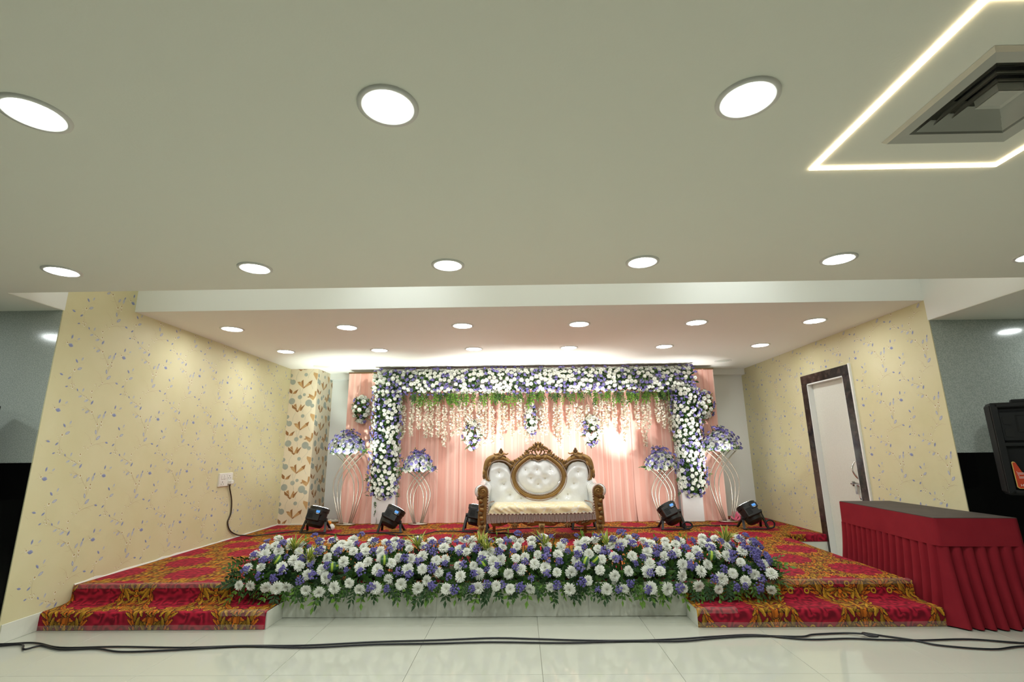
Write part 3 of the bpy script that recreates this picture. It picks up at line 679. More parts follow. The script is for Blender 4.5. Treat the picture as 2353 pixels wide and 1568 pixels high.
def s_col(xc,hw):
    def fn(s,t):
        f=math.radians(-85+170*s); k=min(1,math.sqrt(min(1,t/.10+.12))); w_=hw*k
        return (xc+w_*math.sin(f), AY-.15*math.cos(f)*k, .735+1.90*t), (math.sin(f),-math.cos(f)*.9,-.12-(.6 if t<.04 else 0))
    return fn
flo=[]
for fn,wd,ht,sw in ((s_beam,5.91,.56,False),(s_col(-2.465,.26),.62,1.9,True),(s_col(3.03,.245),.60,1.9,True)):
    for p in poisson(14000,wd,ht,.060,rr):
        q,n=fn(p[0]/wd,p[1]/ht); n=Vector(n)+Vector((rr.uniform(-.3,.3),0,rr.uniform(-.3,.3))); flo.append((Vector(q),n.normalized(),rr.random()))
wh=[f for f in flo if f[2]>.33]; pu=[f for f in flo if f[2]<=.33]
wh.sort(key=lambda f:f[1].y)
for q,n,_ in wh[:300]: ob('white_flower',SML[rr.randrange(3)],ar,q,aim(n,rr.uniform(0,6)),rr.uniform(.85,1.15))
mb=MB()
for q,n,_ in wh[300:]:
    src=SMB[rr.randrange(3)]; tf=Matrix.Translation(q)@aim(n,rr.uniform(0,6)).to_matrix().to_4x4()@Matrix.Scale(rr.uniform(.85,1.15),4)
    for mt in src.mats:
        k=src.mi(mt); mb.add(src.v,[f for f,g in zip(src.f,src.m) if g==k],mt,tf)
if mb.v: mb.build('white_flower_mass',ar,kind='stuff')
for q,n,_ in pu: ob('purple_flower',STS[rr.randrange(3)],ar,q+n*.012,aim(n,rr.uniform(0,6)),rr.uniform(.9,1.25))
mb=MB()
for fn,n in ((s_beam,2300),(s_col(-2.465,.25),1500),(s_col(3.03,.24),1500)):
    m2=scatter_leaves(fn,n,rr,.075,('leaf','leaf2','leaf2','leaf'),-.045)
    for mt in m2.mats:
        k=m2.mi(mt); mb.add(m2.v,[f for f,g in zip(m2.f,m2.m) if g==k],mt)
mb.build('foliage',ar,kind='stuff')
for i in range(250):                        # greenery hanging below the beam
    x=rr.uniform(-2.2,2.78); d=Vector((rr.uniform(-.35,.35),rr.uniform(-.25,.25),-1))
    ob('leaf_sprig',SPR[(2,2,4,4,4,1,0)[rr.randrange(7)]],ar,(x,AY+rr.uniform(-.11,.02),2.655-abs(rr.gauss(0,.06))),aim(d,rr.uniform(0,6)),rr.uniform(.65,1.25))
for xc,hw in ((-2.465,.25),(3.03,.24)):     # sprigs standing out of the columns
    for i in range(26):
        s=rr.choice((-1,1)); z=rr.uniform(.75,2.6)
        ob('leaf_sprig',SPR[rr.randrange(3)],ar,(xc+s*hw*.9,AY-.03,z),aim((s*.8,-.3,rr.uniform(-.9,.5)),rr.uniform(0,6)),rr.uniform(.5,.75))
for k in range(3): ob('leaf_sprig',SPR[1],ar,(-2.60+.02*k,AY-.03,.70-.14*k),aim((.1*(-1)**k,-.1,-1),k),.7)
# hanging strands of cream blossom
def strand(seed,L):
    r_=random.Random(seed); mb=MB(); mb.tube([(0,0,.22),(0,0,0),(.01,0,-L*.5),(0,0,-L)],.0022,'stat_stem',4)
    z=0.; 
    while z<L:
        wd=.064*math.sin(PI*min(1,.12+.8*(z/L)))**.5*(.7+.5*r_.random())
        for _ in range(3):
            a=r_.uniform(0,6.28); c=Vector((wd*math.cos(a)*r_.uniform(.4,1),wd*.6*math.sin(a),-z+r_.uniform(-.01,.01)))
            q=Quaternion((r_.uniform(-1,1),r_.uniform(-1,1),r_.uniform(-1,1)),r_.uniform(0,3)) if True else None
            q.normalize(); s=r_.uniform(.017,.028); tf=Matrix.Translation(c)@q.to_matrix().to_4x4()
            mb.add([(-s,0,0),(0,-s*.8,.004),(s,0,0),(0,s*.8,.004)],[(0,1,2,3)],'wist',tf)
            if r_.random()<.5: mb.add([(0,-s*.6,-s),(s*.3,0,0),(0,s*.6,s),(-s*.3,0,0)],[(0,1,2,3)],'wist',tf)
        z+=.0125
    return mb
STR=[strand(i+90,.50+.05*i).mesh('blossom_strand') for i in range(5)]
for i in range(40):
    x=-2.13+i*4.88/39+rr.uniform(-.035,.035)
    ob('blossom_strand',STR[rr.randrange(5)],None,(x,9.125+rr.uniform(-.035,.01),2.40+rr.uniform(-.06,.10)),(0,0,rr.uniform(0,6)),(1,1,rr.uniform(.9,1.12)),None,
       f'hanging strand of cream blossoms below the flower arch, {ordw(i+1)} from the left','flower strand','cream blossom strands under the arch')
# posies on the cloth
def posy(label,x,y,z,hw,hh,seed,low=.75,group='posies pinned to the pink backdrop'):
    r_=random.Random(seed); t=thing('flower_posy',label,'flowers',(x,y,z),0,group)
    def fn(s,u):
        f=(s-.5)*PI*.96; v=(u-.5)*2; k=math.sqrt(max(.05,1-v*v*.92))*(1 if v>0 else low+(1-low)*(1+v))
        return (hw*k*math.sin(f),-.11*k*math.cos(f),hh*v),(math.sin(f),-math.cos(f),v*.7)
    for p in poisson(1500,hw*3,hh*2,.082,r_):
        q,n=fn(p[0]/(hw*3),p[1]/(hh*2))
        if r_.random()<.62: ob('white_flower',SML[r_.randrange(3)],t,q,aim(n,r_.uniform(0,6)),r_.uniform(1,1.3))
        else: ob('purple_flower',STS[r_.randrange(3)],t,q,aim(n,r_.uniform(0,6)),r_.uniform(1,1.4))
    scatter_leaves(fn,170,r_,.075,('leaf','leaf2'),-.04).build('foliage',t,kind='stuff')
    for k in range(9):
        a=2*PI*k/9; ob('leaf_sprig',SPR[r_.randrange(3)],t,(hw*.8*math.cos(a),-.03,hh*.85*math.sin(a)),aim((math.cos(a),-.2,math.sin(a)),r_.uniform(0,6)),.5)
    MB().lathe([(.03,-.02),(.05,0.),(.03,.02)],'leaf2',8,Matrix.Scale(1,4)@Matrix.Translation((0,.0,0))).build('floral_foam',t)
posy('small posy of white and violet flowers left of the arch on the narrow pink strip',-2.975,9.165,2.335,.155,.23,1,1)
posy('small posy peeping out behind the right column of the flower arch',3.42,9.165,2.345,.15,.24,2,1)
posy('posy tapering down on the pink cloth up to the left of the sofa back',-.89,9.16,1.83,.165,.255,3,.65)
posy('slim posy on the pink cloth high above the middle of the sofa',.205,9.16,2.10,.105,.25,4,1)
posy('posy on the pink cloth up to the right of the sofa, beside the bright spot',1.295,9.16,1.89,.16,.26,5,.7)

# ------------------------------------------------------------------ flower stands and their bouquets
def flower_stand(label,x,y,h):
    t=thing('flower_stand',label,'stand',(x,y,HS+.004),0,'metal flower stands')
    MB().tube([(.155*math.cos(a*PI/16),.105*math.sin(a*PI/16),.014) for a in range(32)],.012,'stand',8,True).build('base_ring',t,True)
    MB().tube([(-.155,0,.014),(.155,0,.014)],.009,'stand',8).build('crossbar',t,True)
    for sd in (-1,1):
        for i in range(3):
            kx=.93 if h<1.1 else 1.
            P=[(-.085+.022*i,.0),(-.165+.035*i,.22),(-.24+.07*i,.50),(-.205+.082*i,.68),(-.085+.095*i,.86),(.055+.105*i,1.0)]
            pts=crom([(-sd*px*.98*kx*(1.1 if h>1.1 else .92)*-1*-1,sd*.02*(1-pz),.016+pz*h) for px,pz in P],6)
            MB().tube(pts,.0105,'stand',8).build('rod',t,True)
    return t
def bouquet(label,x,y,z,hw,hh,seed):
    r_=random.Random(seed); t=thing('bouquet',label,'flowers',(x,y,z),0,'bouquets on the metal stands')
    def fn(s,u):
        a=s*2*PI; e=u*1.45; return (hw*math.cos(a)*math.cos(e),hw*.75*math.sin(a)*math.cos(e),hh*math.sin(e)),(math.cos(a)*math.cos(e),math.sin(a)*math.cos(e),math.sin(e)*.8)
    def front(p): 
        a=PI+.25+p[0]*(PI-.5); return a/(2*PI)
    for p in poisson(900,1.7,.80,.20,r_):
        q,n=fn(front((p[0]/1.7,0)),p[1]/.9); q=Vector(q)*r_.uniform(.84,.94)
        ob('white_chrysanthemum',MUM[r_.randrange(4)],t,q,aim(n,r_.uniform(0,6)),r_.uniform(.75,.95))
    for p in poisson(900,1.7,.9,.15,r_):
        q,n=fn(front((p[0]/1.7,0)),p[1]/.9); q=Vector(q)*r_.uniform(.86,1.22)
        ob('purple_statice',STAT[r_.randrange(4)],t,q,aim(n,r_.uniform(0,6)),r_.uniform(.5,.8))
    scatter_leaves(fn,420,r_,.09,('leaf','leaf2','leaf2'),-.06).build('foliage',t,kind='stuff')
    for k in range(16):
        a=2*PI*k/16; e=r_.uniform(-.35,.25); ob('leaf_sprig',SPR[r_.randrange(5)],t,(hw*.72*math.cos(a),hw*.5*math.sin(a),.03),aim((math.cos(a),math.sin(a),e-.15),r_.uniform(0,6)),r_.uniform(.7,.95))
    for k in range(3): ob('leaf_sprig',SPR[1],t,(r_.uniform(-.1,.1),0,hh*.85),aim((r_.uniform(-.5,.5),0,1),k),.8)
    MB().blob((0,0,.05),(hw*.35,hw*.3,.09),'leaf2').build('floral_foam',t)
for nm,x,y,h,hh,l1,l2 in (('a',-3.09,9.02,1.22,.33,'tall curved metal flower stand by the white back wall left of the arch','wide bouquet on the tall stand left of the flower arch'),
  ('b',-1.815,9.0,.90,.29,'short curved metal flower stand left of the sofa under the arch','bouquet on the short stand to the left of the sofa'),
  ('c',2.49,9.0,.90,.29,'short curved metal flower stand right of the sofa under the arch','bouquet on the short stand to the right of the sofa'),
  ('d',3.585,9.03,1.21,.33,'tall curved metal flower stand by the right wall beyond the arch','wide bouquet on the tall stand right of the flower arch')):
    flower_stand(l1,x,y,h); bouquet(l2,x-.02,y-.02,HS+h+.03,.31 if h>1 else .285,hh,hash(nm)%1 + ord(nm))

# ------------------------------------------------------------------ flower bed along the stage front
rr=random.Random(21)
bed=thing('flower_bed','long low bed of white chrysanthemums and violet statice along the stage lip','flower arrangement',(-.17,5.2,HS))
BX=-.17
def s_bed(s,t):
    X=-2.70+5.06*s; e=.5+.5*math.sin(s*57)*math.sin(s*23); endk=min(1,(s+.01)/.03,(1.01-s)/.03)
    Y=4.985+.42*t; Z=HS-.035+.335*math.sin(t*1.45)*(.9+.12*e)*(.75+.25*endk)
    return (X-BX,Y-5.2,Z-HS),(0,-math.cos(t*1.1),.15+.85*t-.35*(t<.12))
WD,HT=5.06,.56
whp=poisson(9000,WD,HT,.107,rr)
pup=poisson(8000,WD,HT,.10,rr,whp,.066)
for p in whp:
    q,n=s_bed(p[0]/WD,p[1]/HT); n=Vector(n).normalized()+Vector((rr.uniform(-.45,.45),rr.uniform(-.1,.2),rr.uniform(-.35,.35)))
    ob('white_chrysanthemum',MUM[rr.randrange(4)],bed,Vector(q)+n*.045,aim(n,rr.uniform(0,6)),rr.uniform(.66,.92))
for p in pup:
    q,n=s_bed(p[0]/WD,p[1]/HT); n=Vector(n).normalized()+Vector((rr.uniform(-.4,.4),0,rr.uniform(-.2,.5)))
    ob('purple_statice',STAT[rr.randrange(4)],bed,Vector(q)+n*rr.uniform(.03,.085),aim(n,rr.uniform(0,6)),rr.uniform(.62,1.05))
for i in range(16):
    q,n=s_bed(rr.uniform(.955,.995),rr.uniform(.1,1)); ob('purple_statice',STAT[rr.randrange(4)],bed,Vector(q)+Vector((.05,-.03,.03)),aim((.6,-.6,.5),rr.uniform(0,6)),rr.uniform(.75,1.1))
scatter_leaves(lambda s,t:s_bed(s,t*.8),2300,rr,.085,('leaf','leaf2','leaf2','leaf'),-.05).build('foliage',bed,kind='stuff')
mb=MB()
for i in range(420):
    s,t=rr.random(),rr.uniform(.35,1); q,n=s_bed(s,t); q=Vector(q); mb.tube([(q.x+rr.uniform(-.04,.04),.10+rr.uniform(-.1,.1),.02),q],.004,'stat_stem',4)
mb.build('stem',bed,kind='stuff')
for i in range(11): 
    x=-2.45+i*.455; MB().box((x-.18-BX,-.06,.012),(x+.18-BX,.12,.10),'leaf2',bev=.01).build('floral_foam',bed)
for i in range(185):                        # sprigs over the front edge
    s=(i+rr.random())/185; q,n=s_bed(s,rr.uniform(0,.12))
    ob('leaf_sprig',SPR[rr.randrange(5)],bed,Vector(q)+Vector((0,.01,.02)),aim((rr.uniform(-.5,.5),-.45,-.9),rr.uniform(-.6,.6)),rr.uniform(.7,1.15))
for i in range(70):                         # and along the back and ends
    s=rr.random(); q,n=s_bed(s,1); ob('leaf_sprig',SPR[(0,2,4,2)[i%4]],bed,Vector(q)-Vector((0,.03,.06)),aim((rr.uniform(-.5,.5),.2,1),rr.uniform(0,6)),rr.uniform(.6,.95))
for sd,x in ((-1,-2.70),(1,2.36)):
    for i in range(16):
        ob('leaf_sprig',SPR[rr.randrange(5)],bed,(x-BX,rr.uniform(-.2,.1),rr.uniform(-.03,.2)),aim((sd,-.4,rr.uniform(-.6,.5)),rr.uniform(0,6)),rr.uniform(.7,1.1))
for x,t in ((-2.32,.8),(-1.05,.82),(-.35,.7),(.22,.75),(.86,.8),(2.07,.95),(-2.10,.45),(-.42,.86)):
    q,n=s_bed((x+2.70)/5.06,t); ob('variegated_tuft',TUFT[rr.randrange(2)],bed,Vector(q)+Vector((0,-.02,.0)),aim((rr.uniform(-.2,.2),-.25,1),rr.uniform(0,6)),1.05)
for x,t,a in ((-2.44,.45,.6),(-1.88,.42,1.5),(-1.84,.3,0),(-1.35,.42,.0),(-.35,.40,-.7),(.60,.38,.3),(.66,.44,.9),(1.82,.45,.2)):
    q,n=s_bed((x+2.70)/5.06,t); ob('folded_leaf',FOLDL,bed,Vector(q)+Vector((0,-.05,.0)),Euler((0,a,rr.uniform(-.4,.4))).to_quaternion(),.85)
# ------------------------------------------------------------------ the sofa
SX,SY,SZ=.272,7.65,HS+.006
so=thing('sofa','white tufted two seat wedding sofa in a carved gold frame on the stage','sofa',(SX,SY,SZ))
bx=lambda zx:.001166*(zx-903); bz=lambda zy:.6185-.00111*(zy-810)
fx=lambda zx:.00108*(zx-935); fz=lambda zy:.6555-.001012*(zy-810)
side=[(560,490),(500,405),(440,365),(370,345),(300,350),(235,385),(205,450),(192,540),(208,620),(240,668)]
tops=[(560,640),(530,545),(520,530),(490,470),(440,430),(370,413),(290,425),(260,450),(245,480),(240,560)]
TX=[abs(bx(a)) for a,_ in tops]; TZ=[bz(c) for _,c in tops]
btn_s=[(375,550),(435,710),(520,855),(665,908)]
btn_m=[(728,518),(882,516),(1060,512),(800,632),(988,636),(893,712)]
def dimple(x,z,L,dep=.034,rad=.055): return sum(dep*math.exp(-(((x-a)**2+(z-c)**2)/rad**2)) for a,c in L)
SB=[(bx(a),bz(c)) for a,c in btn_s]; SB=SB+[(-a,c) for a,c in SB]
def backf(u,v):
    x=-.80+1.6*u; ax=abs(x); top=float(np.interp(ax,TX,TZ)) if ax<=.775 else .80+(.80-ax)*4
    z=.40+(top-.40)*v; e=min(1,(1-v)*7,(.80-ax)*14+.15)
    bul=.085*math.sqrt(max(0,e))+.01*math.sin(x*30)*math.sin(z*25)*.3
    return (x,.33-bul+dimple(x,z,SB)*min(1,e),z)
MB().grid(backf,90,46,'vinyl').build('back_upholstery',so,True)
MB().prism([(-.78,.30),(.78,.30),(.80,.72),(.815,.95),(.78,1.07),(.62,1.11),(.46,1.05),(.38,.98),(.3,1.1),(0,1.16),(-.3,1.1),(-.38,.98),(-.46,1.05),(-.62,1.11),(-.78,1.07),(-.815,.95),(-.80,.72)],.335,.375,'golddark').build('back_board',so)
def heart(th,off=0.):
    d=abs(((th-PI/2+PI)%(2*PI))-PI)
    rz=.262-.030*math.exp(-(d/.16)**2)+.016*math.exp(-((d-.42)/.22)**2)
    rx=.345
    return ((rx+off)*math.cos(th)*(1-.05*max(0,math.sin(th))**2), .832+(rz+off)*math.sin(th))
MBt=[(bx(a),bz(c)) for a,c in btn_m]
mb=MB(); n=72; rings_=14; vs=[(0,.19+dimple(0,.832,MBt),.832)]
for i in range(1,rings_+1):
    k=i/rings_
    for j in range(n):
        hx,hz=heart(2*PI*j/n); x=hx*k; z=.832+(hz-.832)*k; h=.075*(1-k**4)
        vs.append((x,.262-h+dimple(x,z,MBt)*(1-k**6)+.002*math.sin(x*60+z*35),z))
fs=[(0,1+(j+1)%n,1+j) for j in range(n)]
for i in range(rings_-1):
    for j in range(n): a=1+i*n; fs.append((a+j,a+(j+1)%n,a+n+(j+1)%n,a+n+j))
mb.add(vs,fs,'vinyl').build('medallion_cushion',so,True)
MB().tube([(heart(2*PI*j/96,.045)[0],.262,heart(2*PI*j/96,.045)[1]) for j in range(96)],.040,'gold',10,True,.75,(0,1,0)).build('medallion_frame',so,True)
for off in (.006,.09):
    MB().tube([(heart(2*PI*j/260,off)[0],.232 if off<.05 else .245,heart(2*PI*j/260,off)[1]) for j in range(260)],.0085,'ropew',6,True,m2='ropeb').build('rope_trim',so)
for s in (-1,1):
    P=crom([(s*abs(bx(a)),.275,bz(c)) for a,c in side],6); N=len(P)
    MB().tube(P,[.030+.020*math.sin(PI*min(1,i/(N-1)*1.05)) for i in range(N)],'gold',10,False,.8,(0,1,0)).build('side_frame',so,True)
    Q=crom([(s*(abs(bx(a))+( -.035 if i<8 else -.02)),.245,bz(c)-(.05 if 1<=i<=6 else 0)) for i,(a,c) in enumerate(side)],18)
    MB().tube(Q,.008,'ropew',6,m2='ropeb').build('rope_trim',so)
    mb=MB()                                  # carved leaves along the side frame
    for k in range(7):
        t=k/6; p=Vector((s*(.60+.255*min(1,t*1.3)),.255,1.135-.045*t if t<.4 else 1.10-.36*(t-.3)))
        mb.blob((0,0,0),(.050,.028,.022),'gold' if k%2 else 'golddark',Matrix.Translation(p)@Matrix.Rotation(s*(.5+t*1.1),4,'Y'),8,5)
    # finial: pyramid of berries and curled leaves
    fxp=s*.586
    for dx,dz,r in ((0,.105,.020),(-.018,.078,.018),(.018,.078,.018),(0,.06,.02),(-.032,.048,.017),(.032,.048,.017),(0,.02,.022)):
        mb.blob((fxp+dx,.26,1.145+dz),(r,r*.8,r*1.15),'golddark' if dz>.05 else 'gold',n=7,k=5)
    for sg in (-1,1):
        mb.tube(crom([(fxp,.262,1.15),(fxp+sg*.04,.255,1.185),(fxp+sg*.085,.25,1.178),(fxp+sg*.115,.25,1.195)],5),[.018-.0007*i for i in range(16)],'gold',6)
        mb.tube(crom([(fxp+sg*.012,.258,1.14),(fxp+sg*.05,.25,1.155),(fxp+sg*.075,.25,1.135),(fxp+sg*.055,.25,1.118)],5),[.013-.0005*i for i in range(16)],'golddark',6)
    mb.build('side_crest',so,True)
    mb=MB()                                  # serrated leaves running down from the centre crest
    for k in range(9):
        t=k/8; p=Vector((s*(.165+.26*t),.255,1.215-.155*t-.03*math.sin(t*PI)))
        mb.blob((0,0,0),(.045-.012*t,.026,.017),'gold' if k%2 else 'golddark',Matrix.Translation(p)@Matrix.Rotation(s*(-.9+.5*t),4,'Y'),7,5)
    mb.tube(crom([(s*.15,.262,1.20),(s*.24,.262,1.14),(s*.34,.262,1.08),(s*.40,.262,.98)],6),.026,'gold',8)
    for k in range(4): mb.blob((s*(.40+.008*k),.25,1.065-.03*k),(.032-.006*k,.022,.02),'gold' if k%2==0 else 'golddark',None,7,4)
    mb.build('crest_leaf',so,True)
mb=MB()                                      # centre crest: fan of lobes over scrolls
for k in range(9):
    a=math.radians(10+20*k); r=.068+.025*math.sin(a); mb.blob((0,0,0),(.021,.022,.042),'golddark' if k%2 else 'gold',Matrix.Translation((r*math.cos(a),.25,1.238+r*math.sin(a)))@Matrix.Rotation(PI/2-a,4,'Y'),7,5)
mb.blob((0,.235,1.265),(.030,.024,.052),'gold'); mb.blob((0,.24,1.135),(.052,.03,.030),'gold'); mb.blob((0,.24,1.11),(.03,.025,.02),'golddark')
for sg in (-1,1):
    mb.tube(crom([(sg*.005,.25,1.15),(sg*.045,.245,1.21),(sg*.035,.245,1.25)],6),.012,'gold',6)
    mb.tube(crom([(sg*.02,.25,1.13),(sg*.085,.245,1.175),(sg*.095,.245,1.225),(sg*.06,.24,1.235),(sg*.055,.24,1.205)],6),[.013-.0003*i for i in range(25)],'golddark',6)
    mb.tube(crom([(sg*.03,.25,1.115),(sg*.11,.245,1.135),(sg*.15,.245,1.19),(sg*.12,.24,1.225),(sg*.10,.24,1.195)],6),[.014-.0003*i for i in range(25)],'gold',6)
    mb.tube(crom([(sg*.09,.25,1.285),(sg*.135,.25,1.265),(sg*.17,.25,1.225),(sg*.20,.25,1.21)],6),[.020-.0006*i for i in range(19)],'gold',6)
    mb.blob((sg*.105,.235,1.115),(.030,.022,.030),'gold'); mb.blob((sg*.105,.215,1.115),(.014,.012,.014),'golddark')
    mb.blob((sg*.125,.24,1.255),(.02,.018,.02),'golddark'); mb.blob((sg*.18,.25,1.232),(.03,.02,.014),'golddark')
mb.build('crest',so,True)
cb=MB().blob((0,0,0),(.013,.009,.013),'crystal',n=8,k=5).mesh('button',True)
for x,z in MBt: ob('button',cb,so,(x,.262-.075*(1-((x/.345)**2+((z-.832)/.26)**2)**2)+.030,z))
for x,z in SB: ob('button',cb,so,(x,.33-.085+.030,z))
for s in (-1,1):                             # arms
    def armf(u,v,s=s):
        y=-.255+.60*u; lift=.055*max(0,u-.45)**2*4; cx_=.852-.03*u; r=.100-.012*u
        a=-.55+v*(PI+1.45)
        if v<.62: aa=-.9+v/.62*(PI+.9+.35); px=cx_+r*math.cos(aa); pz=.655+lift+r*math.sin(aa)
        else:
            k=(v-.62)/.38; px=cx_-r*.94+.02*math.sin(k*PI)-.0*k; pz=.655+lift-.03-k*.30
        return (s*(px+.004*math.sin(y*60)*(v<.62)),y,pz)
    am=MB().grid(armf,30,34,'vinyl',s>0); am.blob((s*.852,-.25,.655),(.097,.035,.097),'vinyl',None,16,8); am.build('arm_upholstery',so,True)
    mb=MB().prism([(s*.895,.33),(s*.895,.64),(s*.77,.64),(s*.77,.33)] if s>0 else [(s*.77,.33),(s*.77,.64),(s*.895,.64),(s*.895,.33)],-.25,.33,'vinyl'); mb.build('arm_core',so)
    mb=MB()
    cxx=.828
    mb.lathe([(.074,-.024),(.078,-.01),(.078,.03),(.07,.04)],'gold',22,Matrix.Translation((s*cxx,-.29,.655))@Matrix.Rotation(PI/2,4,'X'))
    sp=[(s*(cxx+(.066*(1-i/34))*math.cos(i*.36+1.57)*-1),-.335+.0006*i,.655+(.066*(1-i/34))*math.sin(i*.36+1.57)) for i in range(30)]
    mb.tube(sp,.013,'gold',6); mb.blob((s*cxx,-.33,.655),(.018,.014,.018),'gold')
    mb.add([(s*x,y,z) for z,x0,x1 in ((.60,.755,.895),(.50,.765,.885),(.36,.775,.895),(.26,.785,.90),(.20,.79,.905)) for x,y in ((x0,-.315),(x1,-.315),(x1,-.25),(x0,-.25))],
       [f for i in range(4) for f in ((4*i,4*i+1,4*i+5,4*i+4),(4*i+1,4*i+2,4*i+6,4*i+5),(4*i+2,4*i+3,4*i+7,4*i+6),(4*i+3,4*i,4*i+4,4*i+7))]+[(3,2,1,0),(16,17,18,19)],'gold')
    for k in range(7):
        z=.585-.058*k; mb.blob((0,0,0),(.030,.018,.034),'gold' if k%2 else 'golddark',Matrix.Translation((s*(.845+.012*math.sin(k*1.9)),-.322,z))@Matrix.Rotation(s*(.6 if k%2 else -.5),4,'Y'),8,5)
    mb.blob((s*.895,-.31,.57),(.02,.02,.03),'golddark')
    mb.build('arm_post',so,40)
    MB().tube(crom([(s*.90,-.325,.70),(s*.83,-.325,.742),(s*.765,-.325,.70),(s*.752,-.32,.62),(s*.762,-.32,.45),(s*.768,-.32,.33)],9),.0085,'ropew',6,m2='ropeb').build('rope_trim',so)
def leg(x,y,w0,front=True):
    mb=MB(); secs=([(.215,1.08,0,.055),(.185,1.1,-.01,.06),(.14,.88,-.012,.055),(.09,.72,-.012,.05),(.065,.74,-.02,.055),(.055,1.0,-.045,.07),(.035,1.05,-.05,.075),(.0,.70,-.03,.06)] if front else [(.30,.8,0,.04),(.15,.75,.01,.04),(0,.68,.03,.035)])
    vs=[]
    for z,k,dy,th in secs:
        h=w0*k*.5; vs += [(x-h,y+dy-th*.5,z),(x+h,y+dy-th*.5,z),(x+h,y+th*.5,z),(x-h,y+th*.5,z)]
    m=len(secs); fs=[f for i in range(m-1) for f in ((4*i,4*i+4,4*i+5,4*i+1),(4*i+1,4*i+5,4*i+6,4*i+2),(4*i+2,4*i+6,4*i+7,4*i+3),(4*i+3,4*i+7,4*i+4,4*i))]+[(0,1,2,3),(4*m-1,4*m-2,4*m-3,4*m-4)]
    mb.add(vs,fs,'gold'); 
    if front: mb.box((x-w0*.42,y-.088,.012),(x+w0*.42,y-.06,.055),'goldfoot',bev=.008); mb.blob((x,y-.035,.17),(w0*.3,.03,.035),'golddark',None,8,5)
    mb.build('leg',so,35)
leg(-.835,-.28,.098); leg(.835,-.28,.098); leg(.01,-.27,.078); leg(-.70,.33,.062,False); leg(.70,.33,.062,False)
MB().box((-.80,-.26,.235),(.80,.36,.35),'gold',bev=.012).build('seat_frame',so)
mb=MB(); top=[]; N=64
ap=lambda x: .205-.030*math.cos(x*2*PI/.74)+.020*math.cos(x*4*PI/.74)+(.03 if abs(x)>.7 else 0)
for i in range(N):
    x0=-.77+1.54*i/N; x1=-.77+1.54*(i+1)/N; z0,z1=ap(x0),ap(x1)
    mb.add([(x0,-.275,.27),(x1,-.275,.27),(x1,-.285,z1),(x0,-.285,z0),(x0,-.255,.27),(x1,-.255,.27),(x1,-.255,z1),(x0,-.255,z0)],[(0,3,2,1),(3,7,6,2),(4,5,6,7)],'gold')
for s in (-1,1):
    for k in range(7):
        a=math.radians(180+k*30); mb.blob((0,0,0),(.013,.014,.034),'gold' if k%2 else 'golddark',Matrix.Translation((s*.372+.035*math.cos(a),-.295,.225+.045*math.sin(a)))@Matrix.Rotation(PI/2-a,4,'Y'),6,4)
    for xx in (.17,.24,.30,.45,.52,.60,.66):
        mb.blob((0,0,0),(.042,.015,.018),'gold' if int(xx*100)%2 else 'golddark',Matrix.Translation((s*xx,-.292,.232+.012*math.sin(xx*30)))@Matrix.Rotation(s*(.5 if xx<.37 else -.5),4,'Y'),7,4)
mb.build('carved_apron',so,True)
def seatf(u,v):
    x=-.755+1.51*u; k=min(1,u*16,(1-u)*16)**.5
    if v<.62: y=.27-.52*(v/.62); z=.462+.016*math.sin(PI*v/.62)
    else:
        a=(v-.62)/.38; y=-.25-.055*math.sin(min(1,a*2.2)*PI/2)+.012*a; z=.462-.004-.118*max(0,a-.12)/.88
    z=.345+(z-.345)*k
    w_=.006*math.sin(x*26+z*40)*(v>.55)+.007*math.sin(x*60+z*90)*(v>.6)*(x<-.25)
    return (x,y-w_,z)
MB().grid(seatf,80,34,'brocade',True).build('seat_cushion',so,True)
r_=random.Random(9); mb=MB(); fy=lambda x:.352-.012*math.cos(x*2.2)-.02*max(0,-x-.2)*1.0
for i in range(170):
    x=-.775+1.55*i/169; t0=fy(x); l=.092+.012*math.sin(x*5)+(.02 if x<-.1 else 0)
    if abs(x)>.70: l*=1.0
    mb.tube([(x,-.312,t0),(x+r_.uniform(-.002,.002),-.314,t0-l*.5),(x+r_.uniform(-.003,.003),-.310,t0-l)],[.0036,.004,.005],'thread' if i%2 else 'ropeb',5)
mb.build('fringe',so,kind='stuff')
MB().tube([(-.78+1.56*i/60,-.312,fy(-.78+1.56*i/60)+.006) for i in range(61)],.009,'ropeb',6,m2='ropew').build('fringe_braid',so)
for s in (-1,1):
    mb=MB()
    mb.tube(crom([(s*.70,.22,.475),(s*.745,.05,.478),(s*.76,-.12,.47),(s*.765,-.22,.44)],6),.010,'ropeb',6,m2='ropew')
    for i in range(10): mb.tube([(s*(.752+.001*i),-.22-.007*i,.44-.004*i),(s*(.758),-.23-.0075*i,.345)],.0045,'ropew' if i%2 else 'ropeb',5)
    mb.build('corner_tassel',so)

